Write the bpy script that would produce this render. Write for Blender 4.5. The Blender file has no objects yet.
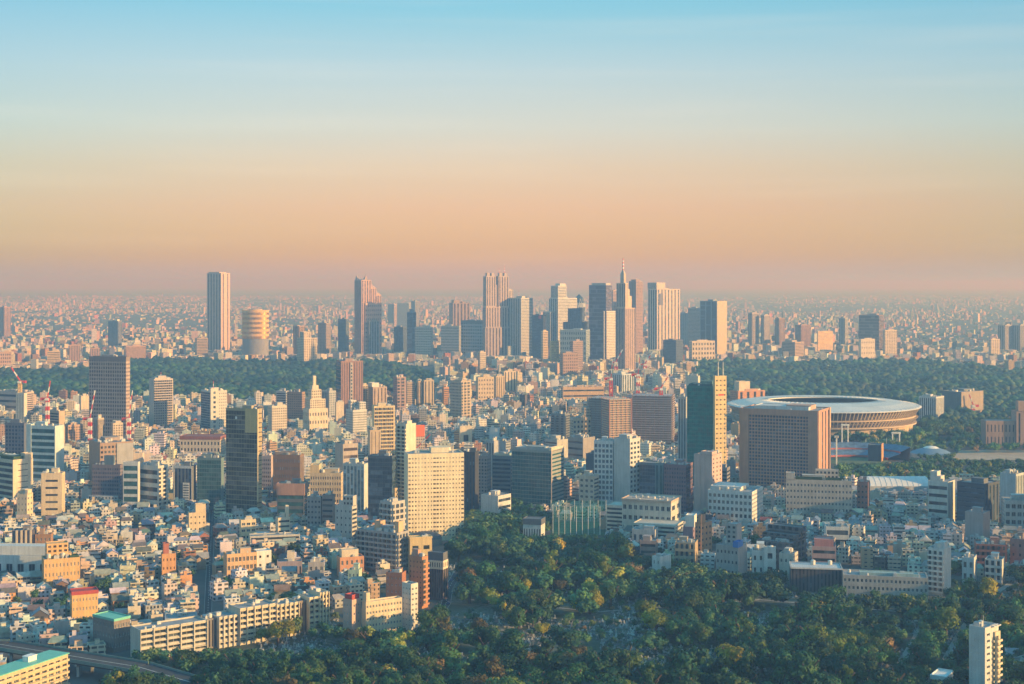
import bpy, math, random
import numpy as np
R = math.radians
rng = random.Random(11)
nrng = np.random.default_rng(5)
SC = bpy.context.scene
COL = SC.collection

# ------------------------------------------------------------------ camera, light, exposure
CAM_H, FPX, HZ = 220.0, 1422.2, 284.0          # eye height (m), focal length in pixels, row of the horizon
cam = bpy.data.objects.new('camera', bpy.data.cameras.new('camera'))
COL.objects.link(cam)
cam.data.lens = 50.0; cam.data.sensor_width = 36.0
cam.data.shift_y = -(342.0 - HZ) / 1024.0
cam.data.clip_start = 1.0; cam.data.clip_end = 200000.0
cam.location = (0, 0, CAM_H); cam.rotation_euler = (R(90), 0, 0)
SC.camera = cam

SUN_EL, SUN_A = 13.0, 18.0                       # elevation; degrees behind the straight-right direction
EXPO = 0.6
sun_dir = (math.cos(R(SUN_A)) * math.cos(R(SUN_EL)), -math.sin(R(SUN_A)) * math.cos(R(SUN_EL)), math.sin(R(SUN_EL)))
sl = bpy.data.lights.new('sun', 'SUN'); sl.energy = 5.0; sl.angle = R(0.6); sl.color = (1.0, 0.71, 0.31)
so = bpy.data.objects.new('sun', sl); COL.objects.link(so)
from mathutils import Vector
so.rotation_euler = Vector(sun_dir).to_track_quat('Z', 'Y').to_euler()
so.location = (2000, -500, 900)

def s2l(c):
    return tuple((x / 255 / 12.92) if x / 255 <= 0.04045 else ((x / 255 + 0.055) / 1.055) ** 2.4 for x in c)

world = bpy.data.worlds.new('World'); SC.world = world; world.use_nodes = True
wt = world.node_tree; wt.nodes.clear()
def wn(t, **k):
    n = wt.nodes.new(t)
    for a, b in k.items(): setattr(n, a, b)
    return n
w_out = wn('ShaderNodeOutputWorld'); w_add = wn('ShaderNodeAddShader')
w_sky = wn('ShaderNodeTexSky', sky_type='NISHITA', sun_disc=False)
w_sky.sun_elevation = R(SUN_EL); w_sky.sun_rotation = math.atan2(sun_dir[0], sun_dir[1])
w_b1 = wn('ShaderNodeBackground'); w_b1.inputs[1].default_value = 0.05
w_b2 = wn('ShaderNodeBackground'); w_b2.inputs[1].default_value = 1.0
w_tc = wn('ShaderNodeTexCoord'); w_sep = wn('ShaderNodeSeparateXYZ'); w_mr = wn('ShaderNodeMapRange')
w_mr.inputs['From Min'].default_value = 0.0; w_mr.inputs['From Max'].default_value = 0.4
w_rp = wn('ShaderNodeValToRGB')
SKY = [(0.0, (0.27, 0.19, 0.165)), (0.0457, (0.3287, 0.1676, 0.0388)), (0.1334, (0.3807, 0.1875, 0.1033)), (0.2033, (0.3656, 0.2379, 0.1607)), (0.2726, (0.3166, 0.2967, 0.2674)), (0.3754, (0.2202, 0.2962, 0.3347)), (0.476, (0.0845, 0.2702, 0.3578)), (0.62, (0.03, 0.275, 0.46)), (1.0, (0.02, 0.27, 0.46))]   # linear radiance by sine of elevation / 0.4
while len(w_rp.color_ramp.elements) < len(SKY): w_rp.color_ramp.elements.new(0.5)
for e, (p, c) in zip(w_rp.color_ramp.elements, SKY):
    e.position = p
for e, (p, c) in zip(w_rp.color_ramp.elements, SKY):
    e.color = (*c, 1)
# thin streaks of high cloud: noise stretched along the horizon
w_map = wn('ShaderNodeMapping'); w_map.inputs['Scale'].default_value = (2.2, 2.2, 46.0)
w_map.inputs['Rotation'].default_value = (0, R(1.6), 0)
w_no = wn('ShaderNodeTexNoise'); w_no.inputs['Scale'].default_value = 1.6; w_no.inputs['Detail'].default_value = 6.0
w_cr = wn('ShaderNodeMapRange'); w_cr.inputs['From Min'].default_value = 0.53; w_cr.inputs['From Max'].default_value = 0.80
w_cr.inputs['To Max'].default_value = 0.11
w_mx = wn('ShaderNodeMix', data_type='RGBA')
w_mx.inputs['B'].default_value = (*[v * 2 ** -EXPO for v in s2l((236, 216, 196))], 1)
L = wt.links.new
L(w_tc.outputs['Generated'], w_sep.inputs[0]); L(w_sep.outputs['Z'], w_mr.inputs['Value']); L(w_mr.outputs[0], w_rp.inputs[0])
L(w_tc.outputs['Generated'], w_map.inputs[0]); L(w_map.outputs[0], w_no.inputs['Vector']); L(w_no.outputs['Fac'], w_cr.inputs['Value'])
w_sq = wn('ShaderNodeMath', operation='MULTIPLY'); L(w_sep.outputs['X'], w_sq.inputs[0]); L(w_sep.outputs['X'], w_sq.inputs[1])
w_az = wn('ShaderNodeMapRange'); w_az.inputs['From Max'].default_value = 0.13; L(w_sq.outputs[0], w_az.inputs['Value'])   # lens vignette put into the sky colour, darkening both sides of the view
w_tint = wn('ShaderNodeMix', data_type='RGBA', blend_type='MULTIPLY'); w_tint.inputs['B'].default_value = (0.62, 0.82, 0.90, 1)
L(w_az.outputs[0], w_tint.inputs['Factor']); L(w_rp.outputs[0], w_tint.inputs['A'])
L(w_cr.outputs[0], w_mx.inputs['Factor']); L(w_tint.outputs['Result'], w_mx.inputs['A']); L(w_mx.outputs['Result'], w_b2.inputs[0])
L(w_sky.outputs[0], w_b1.inputs[0]); L(w_b1.outputs[0], w_add.inputs[0]); L(w_b2.outputs[0], w_add.inputs[1]); L(w_add.outputs[0], w_out.inputs[0])

SC.view_settings.view_transform = 'Standard'; SC.view_settings.look = 'None'
SC.view_settings.exposure = EXPO; SC.view_settings.gamma = 1.0
SC.cycles.use_denoising = True
SC.cycles.max_bounces = 5; SC.cycles.diffuse_bounces = 2; SC.cycles.glossy_bounces = 2; SC.cycles.transmission_bounces = 2
SC.cycles.volume_bounces = 1; SC.cycles.transparent_max_bounces = 6

# ------------------------------------------------------------------ pixel <-> ground
def dist_of(py, z=0.0): return (CAM_H - z) * FPX / (py - HZ)
def at(px, py, z=0.0):
    d = dist_of(py, z); return ((px - 512) / FPX * d, d)
def proj(x, y, z): return (512 + x / y * FPX, HZ + (CAM_H - z) / y * FPX)

# ------------------------------------------------------------------ materials
MATS = {}
def nodemat(name, build):
    if name in MATS: return MATS[name]
    m = bpy.data.materials.new(name); m.use_nodes = True
    t = m.node_tree; b = t.nodes['Principled BSDF']; MATS[name] = m
    build(t, b); return m
def tn(t, typ, **k):
    n = t.nodes.new(typ)
    for a, b in k.items(): setattr(n, a, b)
    return n
def math_n(t, op, a, b=None, c=None):
    n = tn(t, 'ShaderNodeMath', operation=op)
    for i, v in enumerate((a, b, c)):
        if v is None: continue
        if isinstance(v, (int, float)): n.inputs[i].default_value = v
        else: t.links.new(v, n.inputs[i])
    return n.outputs[0]
def mix_n(t, fac, a, b, blend='MIX'):
    n = tn(t, 'ShaderNodeMix', data_type='RGBA', blend_type=blend)
    for k, v in (('Factor', fac), ('A', a), ('B', b)):
        if isinstance(v, (int, float)): n.inputs[k].default_value = v
        elif isinstance(v, tuple): n.inputs[k].default_value = (*v[:3], 1)
        else: t.links.new(v, n.inputs[k])
    return n.outputs['Result']
def noise_n(t, scale, detail=4.0, coord='Object', stretch=None):
    tc = tn(t, 'ShaderNodeTexCoord'); n = tn(t, 'ShaderNodeTexNoise')
    n.inputs['Scale'].default_value = scale; n.inputs['Detail'].default_value = detail
    o = tc.outputs[coord]
    if stretch:
        mp = tn(t, 'ShaderNodeMapping'); mp.inputs['Scale'].default_value = stretch
        t.links.new(o, mp.inputs[0]); o = mp.outputs[0]
    t.links.new(o, n.inputs['Vector']); return n.outputs['Fac']
def remap(t, v, a, b, c, d):
    n = tn(t, 'ShaderNodeMapRange'); t.links.new(v, n.inputs['Value'])
    for k, x in zip(('From Min', 'From Max', 'To Min', 'To Max'), (a, b, c, d)): n.inputs[k].default_value = x
    return n.outputs[0]

def wallm(c):
    """painted concrete, tile or render of base colour c with rain streaks and blotches"""
    key = 'wall_%02d_%02d_%02d' % tuple(int(x * 100) for x in c)
    def build(t, b):
        streak = noise_n(t, 0.6, 3, 'Object', (1, 1, 0.08)); blot = noise_n(t, 0.12, 4)
        f = math_n(t, 'MULTIPLY', remap(t, streak, .3, .7, .84, 1.08), remap(t, blot, .3, .7, .9, 1.08))
        n = tn(t, 'ShaderNodeVectorMath', operation='SCALE'); n.inputs[0].default_value = c
        t.links.new(f, n.inputs['Scale']); t.links.new(n.outputs[0], b.inputs['Base Color'])
        b.inputs['Roughness'].default_value = .75
    return nodemat(key, build)
GL = {'dk': (.034, .044, .052), 'bl': (.03, .06, .10), 'tl': (.03, .10, .11), 'gr': (.015, .16, .14), 'br': (.07, .055, .045),
      'lt': (.20, .25, .28), 'pu': (.06, .05, .08), 'gd': (.42, .26, .08)}
def glassm(k, alt=False):
    def build(t, b):
        alt_k = {'gr': .35, 'tl': .6}.get(k, 1.0) if alt else 1.0
        c = tuple(v * alt_k for v in GL[k]); w = noise_n(t, 0.25, 2)
        lo = tuple(x * (1.5 if alt else .7) + (.02 if alt else 0) for x in c); hi = tuple(x * (2.4 if alt else 1.4) + (.03 if alt else 0) for x in c)
        t.links.new(mix_n(t, remap(t, w, .35, .65, 0, 1), lo, hi), b.inputs['Base Color'])
        b.inputs['Roughness'].default_value = .24 if alt else .14
        if k == 'gd': b.inputs['Metallic'].default_value = .6; b.inputs['Roughness'].default_value = .35
    return nodemat('glass_' + k + ('_pale' if alt else ''), build)
def plain(name, c, rough=.7, metal=0.0, vary=.12, scale=.5):
    def build(t, b):
        f = remap(t, noise_n(t, scale, 3), .3, .7, 1 - vary, 1 + vary)
        n = tn(t, 'ShaderNodeVectorMath', operation='SCALE'); n.inputs[0].default_value = c
        t.links.new(f, n.inputs['Scale']); t.links.new(n.outputs[0], b.inputs['Base Color'])
        b.inputs['Roughness'].default_value = rough; b.inputs['Metallic'].default_value = metal
    return nodemat(name, build)
def fill_wall(t, b):
    """walls of ordinary buildings: colour per building, window openings laid out in metres on the wall (uv)"""
    at_ = tn(t, 'ShaderNodeAttribute', attribute_name='col'); st = tn(t, 'ShaderNodeAttribute', attribute_name='sty')
    uv = tn(t, 'ShaderNodeUVMap', uv_map='UVMap'); s = tn(t, 'ShaderNodeSeparateXYZ'); t.links.new(uv.outputs[0], s.inputs[0])
    ss = tn(t, 'ShaderNodeSeparateColor'); t.links.new(st.outputs['Color'], ss.inputs[0])
    u = math_n(t, 'DIVIDE', s.outputs[0], math_n(t, 'MULTIPLY_ADD', ss.outputs[2], 2.4, 2.2)); v = math_n(t, 'DIVIDE', s.outputs[1], 3.1)
    fu = math_n(t, 'FRACT', u); fv = math_n(t, 'FRACT', v)
    du = math_n(t, 'ABSOLUTE', math_n(t, 'SUBTRACT', fu, .5)); dv = math_n(t, 'ABSOLUTE', math_n(t, 'SUBTRACT', fv, .52))
    mu = math_n(t, 'LESS_THAN', du, math_n(t, 'MULTIPLY', ss.outputs[0], .5)); mv = math_n(t, 'LESS_THAN', dv, math_n(t, 'MULTIPLY', ss.outputs[1], .5))
    m = math_n(t, 'MULTIPLY', math_n(t, 'MULTIPLY', mu, mv), math_n(t, 'GREATER_THAN', s.outputs[1], 0.0))
    cb = tn(t, 'ShaderNodeCombineXYZ'); t.links.new(math_n(t, 'FLOOR', u), cb.inputs[0]); t.links.new(math_n(t, 'FLOOR', v), cb.inputs[1]); t.links.new(ss.outputs[2], cb.inputs[2])
    wnz = tn(t, 'ShaderNodeTexWhiteNoise'); t.links.new(cb.outputs[0], wnz.inputs['Vector'])
    pane = mix_n(t, math_n(t, 'POWER', wnz.outputs['Value'], 3.0), (.025, .035, .045), (.26, .25, .22))
    grime = remap(t, noise_n(t, .35, 4, 'Object', (1, 1, .15)), .3, .7, .82, 1.08)
    sc = tn(t, 'ShaderNodeVectorMath', operation='SCALE'); t.links.new(at_.outputs['Color'], sc.inputs[0]); t.links.new(grime, sc.inputs['Scale'])
    t.links.new(mix_n(t, m, sc.outputs[0], pane), b.inputs['Base Color'])
    t.links.new(remap(t, m, 0, 1, .8, .2), b.inputs['Roughness'])
M_FW = nodemat('fill_wall', fill_wall)
def fill_roof(t, b):
    at_ = tn(t, 'ShaderNodeAttribute', attribute_name='col')
    sc = tn(t, 'ShaderNodeVectorMath', operation='SCALE'); t.links.new(at_.outputs['Color'], sc.inputs[0])
    t.links.new(math_n(t, 'MULTIPLY', remap(t, noise_n(t, .3, 5), .3, .7, .7, 1.2), remap(t, noise_n(t, 2.5, 2), .3, .7, .85, 1.15)), sc.inputs['Scale'])
    t.links.new(sc.outputs[0], b.inputs['Base Color']); b.inputs['Roughness'].default_value = .7
M_FR = nodemat('fill_roof', fill_roof)
def leafm(t, b):
    oi = tn(t, 'ShaderNodeObjectInfo'); g = tn(t, 'ShaderNodeNewGeometry')
    f = math_n(t, 'MULTIPLY', remap(t, noise_n(t, .35, 3), .35, .65, .6, 1.45), remap(t, g.outputs['Random Per Island'], 0, 1, .84, 1.16))
    sc = tn(t, 'ShaderNodeVectorMath', operation='SCALE'); t.links.new(oi.outputs['Color'], sc.inputs[0]); t.links.new(f, sc.inputs['Scale'])
    t.links.new(sc.outputs[0], b.inputs['Base Color']); b.inputs['Roughness'].default_value = .65
    tr = tn(t, 'ShaderNodeBsdfTranslucent'); t.links.new(sc.outputs[0], tr.inputs['Color'])
    mx = tn(t, 'ShaderNodeMixShader'); mx.inputs[0].default_value = .34
    t.links.new(b.outputs[0], mx.inputs[1]); t.links.new(tr.outputs[0], mx.inputs[2]); t.links.new(mx.outputs[0], t.nodes['Material Output'].inputs['Surface'])
M_LEAF = nodemat('leaves', leafm)
def leafstuff(t, b):
    at_ = tn(t, 'ShaderNodeAttribute', attribute_name='col')
    f = math_n(t, 'MULTIPLY', remap(t, noise_n(t, .18, 4), .35, .65, .75, 1.25), remap(t, noise_n(t, .008, 4), .38, .62, .65, 1.4))
    sc = tn(t, 'ShaderNodeVectorMath', operation='SCALE'); t.links.new(at_.outputs['Color'], sc.inputs[0]); t.links.new(f, sc.inputs['Scale'])
    t.links.new(sc.outputs[0], b.inputs['Base Color']); b.inputs['Roughness'].default_value = .7
M_LEAFS = nodemat('leaves_mass', leafstuff)
M_BARK = plain('bark', (.09, .065, .045), .9)
M_RED = plain('red_paint', (.62, .06, .045), .5); M_WHITE = plain('white_paint', (.78, .77, .74), .5); M_STEEL = plain('grey_steel', (.42, .43, .44), .45, .3)
M_ROOFDECK = plain('roof_deck', (.27, .28, .29), .8, 0, .25, .25); M_UNIT = plain('rooftop_plant_metal', (.5, .51, .51), .5, .2, .15, .4)
M_TANK = plain('cream_tank', (.66, .62, .54), .5); M_ASPH = plain('asphalt', (.05, .052, .056), .9, 0, .25, .15)

# ------------------------------------------------------------------ mesh building
class MB:
    def __init__(s): s.v = []; s.f = []; s.m = []; s.c = []; s.s = []; s.uv = []
    def face(s, pts, m=0, c=None, st=None, uv=None):
        i = len(s.v); n = len(pts); s.v += pts; s.f.append(tuple(range(i, i + n))); s.m.append(m)
        s.c += [c or (.5, .5, .5)] * n; s.s += [st or (0, 0, 0)] * n; s.uv += uv or [(0, -9)] * n
    def box(s, x0, x1, y0, y1, z0, z1, m=0, c=None, bottom=False, top=True):
        A, B, C_, D = (x0, y0), (x1, y0), (x1, y1), (x0, y1)
        for p, q in ((A, B), (B, C_), (C_, D), (D, A)):
            s.face([(*p, z0), (*q, z0), (*q, z1), (*p, z1)], m, c)
        if top: s.face([(*A, z1), (*B, z1), (*C_, z1), (*D, z1)], m, c)
        if bottom: s.face([(*D, z0), (*C_, z0), (*B, z0), (*A, z0)], m, c)
    def bar(s, p, q, r, m=0, c=None):
        p = Vector(p); q = Vector(q); d = (q - p)
        if d.length < 1e-6: return
        d.normalize(); a = d.cross(Vector((0, 0, 1)))
        if a.length < 1e-3: a = Vector((1, 0, 0))
        a.normalize(); b = d.cross(a); a *= r; b *= r
        P = [tuple(p + x) for x in (a + b, b - a, -a - b, a - b)]; Q = [tuple(q + x) for x in (a + b, b - a, -a - b, a - b)]
        for i in range(4):
            j = (i + 1) % 4; s.face([P[i], P[j], Q[j], Q[i]], m, c)
        s.face(P[::-1], m, c); s.face(Q, m, c)
    def lathe(s, prof, n=32, m=0, sx=1.0, sy=1.0, cx=0, cy=0, mats=None):
        for k in range(len(prof) - 1):
            (r0, z0), (r1, z1) = prof[k], prof[k + 1]
            for i in range(n):
                a, b = 2 * math.pi * i / n, 2 * math.pi * (i + 1) / n
                P = lambda r, z, q: (cx + r * sx * math.cos(q), cy + r * sy * math.sin(q), z)
                pts = [P(r0, z0, a), P(r0, z0, b), P(r1, z1, b), P(r1, z1, a)]
                if r0 < 1e-6: pts = pts[1:]
                elif r1 < 1e-6: pts = pts[:3]
                s.face(pts, mats[k] if mats else m)
    def mesh(s, name, mats, attrs=False, smooth=False):
        me = bpy.data.meshes.new(name); me.from_pydata(s.v, [], s.f)
        for m in mats: me.materials.append(m)
        if s.f:
            me.polygons.foreach_set('material_index', s.m)
            if smooth: me.polygons.foreach_set('use_smooth', [True] * len(s.f))
            if attrs:
                uv = me.uv_layers.new(name='UVMap'); uv.data.foreach_set('uv', np.array(s.uv, 'f').ravel())
                for nm, src in (('col', s.c), ('sty', s.s)):
                    a = me.color_attributes.new(nm, 'FLOAT_COLOR', 'CORNER'); arr = np.ones((len(src), 4), 'f'); arr[:, :3] = src
                    a.data.foreach_set('color', arr.ravel())
        return me
    def obj(s, name, mats, parent=None, attrs=False, smooth=False):
        o = bpy.data.objects.new(name, s.mesh(name, mats if isinstance(mats, (list, tuple)) else [mats], attrs, smooth))
        COL.objects.link(o); o.parent = parent; return o
def tag(o, label, cat, group=None, kind=None):
    if label: o['label'] = label
    if cat: o['category'] = cat
    if group: o['group'] = group
    if kind: o['kind'] = kind
    return o
def empty(name, loc, rz=0.0):
    o = bpy.data.objects.new(name, None); COL.objects.link(o); o.location = loc; o.rotation_euler = (0, 0, rz); o.empty_display_size = 2; return o

# ------------------------------------------------------------------ facades
def facade(mb, P, U, N, Lw, z0, h, st, rec, wins=None):
    """one wall from corner P along U (outward normal N). st: ('p') blank, ('g',nc,nf,fw,fh) punched windows, ('b',nf,fh) ribbon windows,
    ('v',nc,fw,nf) upright strips between piers, ('c',nc,nf) curtain wall, ('k',nc,nf) access balconies. mats: 0 wall, 1 glass, 2 pale glass"""
    def pt(u, z, d=0.0): return (P[0] + U[0] * u + N[0] * d, P[1] + U[1] * u + N[1] * d, z)
    def q(u0, u1, a, b, m, d=0.0): mb.face([pt(u0, a, d), pt(u1, a, d), pt(u1, b, d), pt(u0, b, d)], m)
    def hole(u0, u1, a, b, m, skip=False):
        if not skip: q(u0, u1, a, b, m, -rec)
        if rec > 0:
            mb.face([pt(u0, a), pt(u1, a), pt(u1, a, -rec), pt(u0, a, -rec)], 0); mb.face([pt(u0, b, -rec), pt(u1, b, -rec), pt(u1, b), pt(u0, b)], 0)
            mb.face([pt(u0, a), pt(u0, a, -rec), pt(u0, b, -rec), pt(u0, b)], 0); mb.face([pt(u1, a, -rec), pt(u1, a), pt(u1, b), pt(u1, b, -rec)], 0)
    k = st[0]; z1 = z0 + h
    if k == 'p': q(0, Lw, z0, z1, 0); return
    far = rec == 0
    A = list(st[1:]) + [None] * 5
    fl = 3.5 if not far else 4.4
    cw = 3.4 if not far else 6.0
    lo, hi = z0 + min(3.0, h * .06), z1 - min(2.4, h * .06)
    if k == 'b':
        nf = A[0] if A[0] and not far else max(1, round((hi - lo) / fl)); fh = (A[1] or .5) * (.8 if far else 1); ch = (hi - lo) / nf; e = min(.8, Lw * .05); zc = z0
        for i in range(nf):
            a = lo + ch * i + ch * (1 - fh) * .5; b = a + ch * fh
            q(0, Lw, zc, a, 0); q(0, e, a, b, 0); q(Lw - e, Lw, a, b, 0)
            ns = max(1, int((Lw - 2 * e) / 6)); x = e
            for j in range(ns):
                x2 = e + (Lw - 2 * e) * (j + 1) / ns; q(x, x2, a, b, 2 if rng.random() < .22 else 1, -rec); x = x2
            if rec > 0:
                mb.face([pt(e, a), pt(Lw - e, a), pt(Lw - e, a, -rec), pt(e, a, -rec)], 0); mb.face([pt(e, b, -rec), pt(Lw - e, b, -rec), pt(Lw - e, b), pt(e, b)], 0)
            zc = b
        q(0, Lw, zc, z1, 0)
    elif k == 'g':
        nc = A[0] or max(1, round(Lw / cw)); nf = A[1] or max(1, round((hi - lo) / fl)); fw = A[2] or .55; fh = A[3] or .5
        ch = (hi - lo) / nf; c_ = Lw / nc; zc = z0
        for i in range(nf):
            a = lo + ch * i + ch * (1 - fh) * .5; b = a + ch * fh; q(0, Lw, zc, a, 0); x = 0.0
            for j in range(nc):
                w_ = fw[j % len(fw)] if isinstance(fw, tuple) else fw; u0 = c_ * j + c_ * (1 - w_) * .5; u1 = u0 + c_ * w_; q(x, u0, a, b, 0)
                hole(u0, u1, a, b, 2 if rng.random() < .25 else 1, wins is not None)
                if wins is not None: wins.append((pt((u0 + u1) / 2, (a + b) / 2, -rec), N, u1 - u0, b - a))
                x = u1
            q(x, Lw, a, b, 0); zc = b
        q(0, Lw, zc, z1, 0)
    elif k == 'v':
        nc = A[0] or max(1, round(Lw / cw)); fw = A[1] or .5; nf = A[2] or max(1, round((hi - lo) / fl)); c_ = Lw / nc
        q(0, Lw, z0, lo, 0); q(0, Lw, hi, z1, 0); x = 0.0
        for j in range(nc):
            u0 = c_ * j + c_ * (1 - fw) * .5; u1 = u0 + c_ * fw; q(x, u0, lo, hi, 0)
            for i in range(nf):
                a = lo + (hi - lo) * i / nf; b = lo + (hi - lo) * (i + 1) / nf; q(u0, u1, a, b, 2 if rng.random() < .2 else 1, -rec)
            if rec > 0:
                mb.face([pt(u0, lo), pt(u0, lo, -rec), pt(u0, hi, -rec), pt(u0, hi)], 0); mb.face([pt(u1, lo, -rec), pt(u1, lo), pt(u1, hi), pt(u1, hi, -rec)], 0)
                mb.face([pt(u0, lo), pt(u1, lo), pt(u1, lo, -rec), pt(u0, lo, -rec)], 0); mb.face([pt(u0, hi, -rec), pt(u1, hi, -rec), pt(u1, hi), pt(u0, hi)], 0)
            x = u1
        q(x, Lw, lo, hi, 0)
    elif k == 'c':
        nc = A[0] or max(1, round(Lw / (cw * .8))); nf = A[1] or max(1, round((hi - lo) / fl)); ch = (hi - lo) / nf
        pf = A[2] if A[2] is not None else .25
        q(0, Lw, z0, lo, 0); q(0, Lw, hi, z1, 0)
        for i in range(nf):
            a = lo + ch * i; q(0, Lw, a, a + ch * .14, 0); run = 0
            for j in range(nc):
                if run <= 0: run = rng.choice((1, 1, 2, 4)); mm = 2 if rng.random() < pf else 1
                run -= 1
                u0, u1 = Lw * j / nc, Lw * (j + 1) / nc; q(u0, u0 + .18, a + ch * .14, a + ch, 0); q(u0 + .18, u1, a + ch * .14, a + ch, mm, -min(rec, .12))
    elif k == 'k':
        nf = A[1] or max(1, round((hi - lo) / (3.1 if not far else 6.2))); nc = A[0] or max(1, round(Lw / 6.0)); ch = (hi - lo) / nf; d = 0.0 if far else 1.3
        q(0, Lw, z0, lo, 0); q(0, Lw, hi, z1, 0); rr = 0 if far else .05
        for i in range(nf):
            a = lo + ch * i
            if far: q(0, Lw, a, a + ch * .5, 0); q(0, Lw, a + ch * .5, a + ch, 1)
            else:
                for j in range(nc):
                    u0, u1 = Lw * j / nc, Lw * (j + 1) / nc; w = (u1 - u0)
                    q(u0, u0 + w * .12, a, a + ch, 0); q(u0 + w * .12, u0 + w * .62, a, a + ch, 2 if rng.random() < .3 else 1); q(u0 + w * .62, u1, a, a + ch, 0)
                    mb.face([pt(u0 + .1, a), pt(u0 + .1, a, d), pt(u0 + .1, a + ch, d), pt(u0 + .1, a + ch)], 0)
                mb.face([pt(0, a, d), pt(Lw, a, d), pt(Lw, a + ch * .38, d), pt(0, a + ch * .38, d)], 0)
                mb.face([pt(0, a), pt(Lw, a), pt(Lw, a, d), pt(0, a, d)], 0)
                mb.face([pt(0, a + ch * .38, d - .15), pt(Lw, a + ch * .38, d - .15), pt(Lw, a, d - .15), pt(0, a, d - .15)], 0)
                mb.face([pt(0, a + ch * .38, d), pt(Lw, a + ch * .38, d), pt(Lw, a + ch * .38, d - .15), pt(0, a + ch * .38, d - .15)], 0)
                mb.face([pt(0, a, 0), pt(0, a, d), pt(0, a + ch * .38, d), pt(0, a + ch * .38, 0)], 0); mb.face([pt(Lw, a, d), pt(Lw, a, 0), pt(Lw, a + ch * .38, 0), pt(Lw, a + ch * .38, d)], 0)

def block(mb, x0, x1, y0, y1, z0, z1, F, Rt, rec, wins=None, parapet=.9):
    """four facades of a box; the roof is a separate part"""
    w, d = x1 - x0, y1 - y0; h = z1 - z0
    facade(mb, (x0, y0), (1, 0), (0, -1), w, z0, h, F, rec, wins)
    facade(mb, (x1, y0), (0, 1), (1, 0), d, z0, h, Rt, rec, wins)
    facade(mb, (x1, y1), (-1, 0), (0, 1), w, z0, h, F if F[0] != 'k' else ('b',), min(rec, .2))
    facade(mb, (x0, y1), (0, -1), (-1, 0), d, z0, h, Rt if Rt[0] != 'k' else ('b',), min(rec, .2))
    e = min(.45, w * .1, d * .1)                  # parapet rim
    O = [(x0, y0), (x1, y0), (x1, y1), (x0, y1)]; I = [(x0 + e, y0 + e), (x1 - e, y0 + e), (x1 - e, y1 - e), (x0 + e, y1 - e)]
    for i in range(4):
        j = (i + 1) % 4
        mb.face([(*O[i], z1), (*O[j], z1), (*I[j], z1), (*I[i], z1)], 0); mb.face([(*I[i], z1), (*I[j], z1), (*I[j], z1 - parapet), (*I[i], z1 - parapet)], 0)
    return (x0 + e, x1 - e, y0 + e, y1 - e, z1 - parapet)
# ------------------------------------------------------------------ placed buildings
HERO = []      # (short, x0, x1, ytop, ybase, distance)
FOOT = []      # footprints: (cx, cy, hx, hy, cos, sin)
def solve(x0, xm, x1, Y, t, dep, again=False):
    if t < 5: x1 = xm
    if not again: solve.t = t
    Xc = (xm - 512) / FPX * Y; st, ct = math.sin(R(t)), math.cos(R(t))
    def s(px, dx, dy):
        k = (px - 512) / FPX; den = dx - k * dy
        return (k * Y - Xc) / den if abs(den) > 1e-6 else None
    wl = s(x0, -ct, st) if x0 < xm else None; wr = s(x1, st, ct) if x1 > xm else None
    cl = lambda v, o: min(max(v, 3.0), 170.0) if v and v > 0 else o
    if wl: wl = cl(wl, 20)
    if wr: wr = cl(wr, 20)
    if wl and wr and not again:                    # no building deeper than its proportions allow
        t2 = t
        for _ in range(14):
            if 0 <= t2 < 55 and wr > max(1.15 * wl, 16): t2 += 3
            elif t2 > 40 and wl > max(1.15 * wr, 16): t2 -= 3
            else: break
            q = solve(x0, xm, x1, Y, t2, dep, True); wl, wr = q[1], q[2]
        solve.t = t2
    if not wl: wl = dep or min(max((wr or 20) * .6, 8), 26)
    if not wr: wr = dep or min(max((wl or 20) * .6, 8), 26)
    return Xc, wl, wr
WMESH = {}
def window_mesh(w, h, g):
    key = (round(w, 1), round(h, 1), g)
    if key not in WMESH:
        mb = MB(); a, b = w / 2, h / 2
        mb.face([(-a, -.0, -b), (a, -.0, -b), (a, -.0, b), (-a, -.0, b)], 0)
        f = .09
        for x0, x1, z0, z1 in ((-a, -a + f, -b, b), (a - f, a, -b, b), (-a + f, a - f, -b, -b + f), (-a + f, a - f, b - f, b), (-f / 2, f / 2, -b + f, b - f)):
            mb.box(x0, x1, -.08, -.01, z0, z1, 1)
        for v in (0, 1): WMESH[key + (v,)] = mb.mesh('window', [glassm(g, v == 1), M_WHITE])
        WMESH[key] = 1
    return WMESH[key + (1 if rng.random() < .3 else 0,)]
def add_windows(root, wins, g, cap=100):
    wins = sorted(wins, key=lambda w: -w[0][2])
    for p, n, w, h in wins[:cap]:
        o = bpy.data.objects.new('window', window_mesh(w, h, g)); COL.objects.link(o); o.parent = root
        o.location = (p[0] + n[0] * .004, p[1] + n[1] * .004, p[2]); o.rotation_euler = (0, 0, math.atan2(n[0], -n[1]))
    if len(wins) > cap:
        mb = MB()
        for p, n, w, h in wins[cap:]:
            u = (-n[1], n[0]); a = w / 2; b = h / 2; q = lambda s, z: (p[0] + u[0] * s + n[0] * .004, p[1] + u[1] * s + n[1] * .004, p[2] + z)
            mb.face([q(-a, -b), q(a, -b), q(a, b), q(-a, b)], 1 if rng.random() < .25 else 0)
        o = mb.obj('lower_windows', [glassm(g), glassm(g, True)], root); o['kind'] = 'stuff'
UNITM = {}
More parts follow.
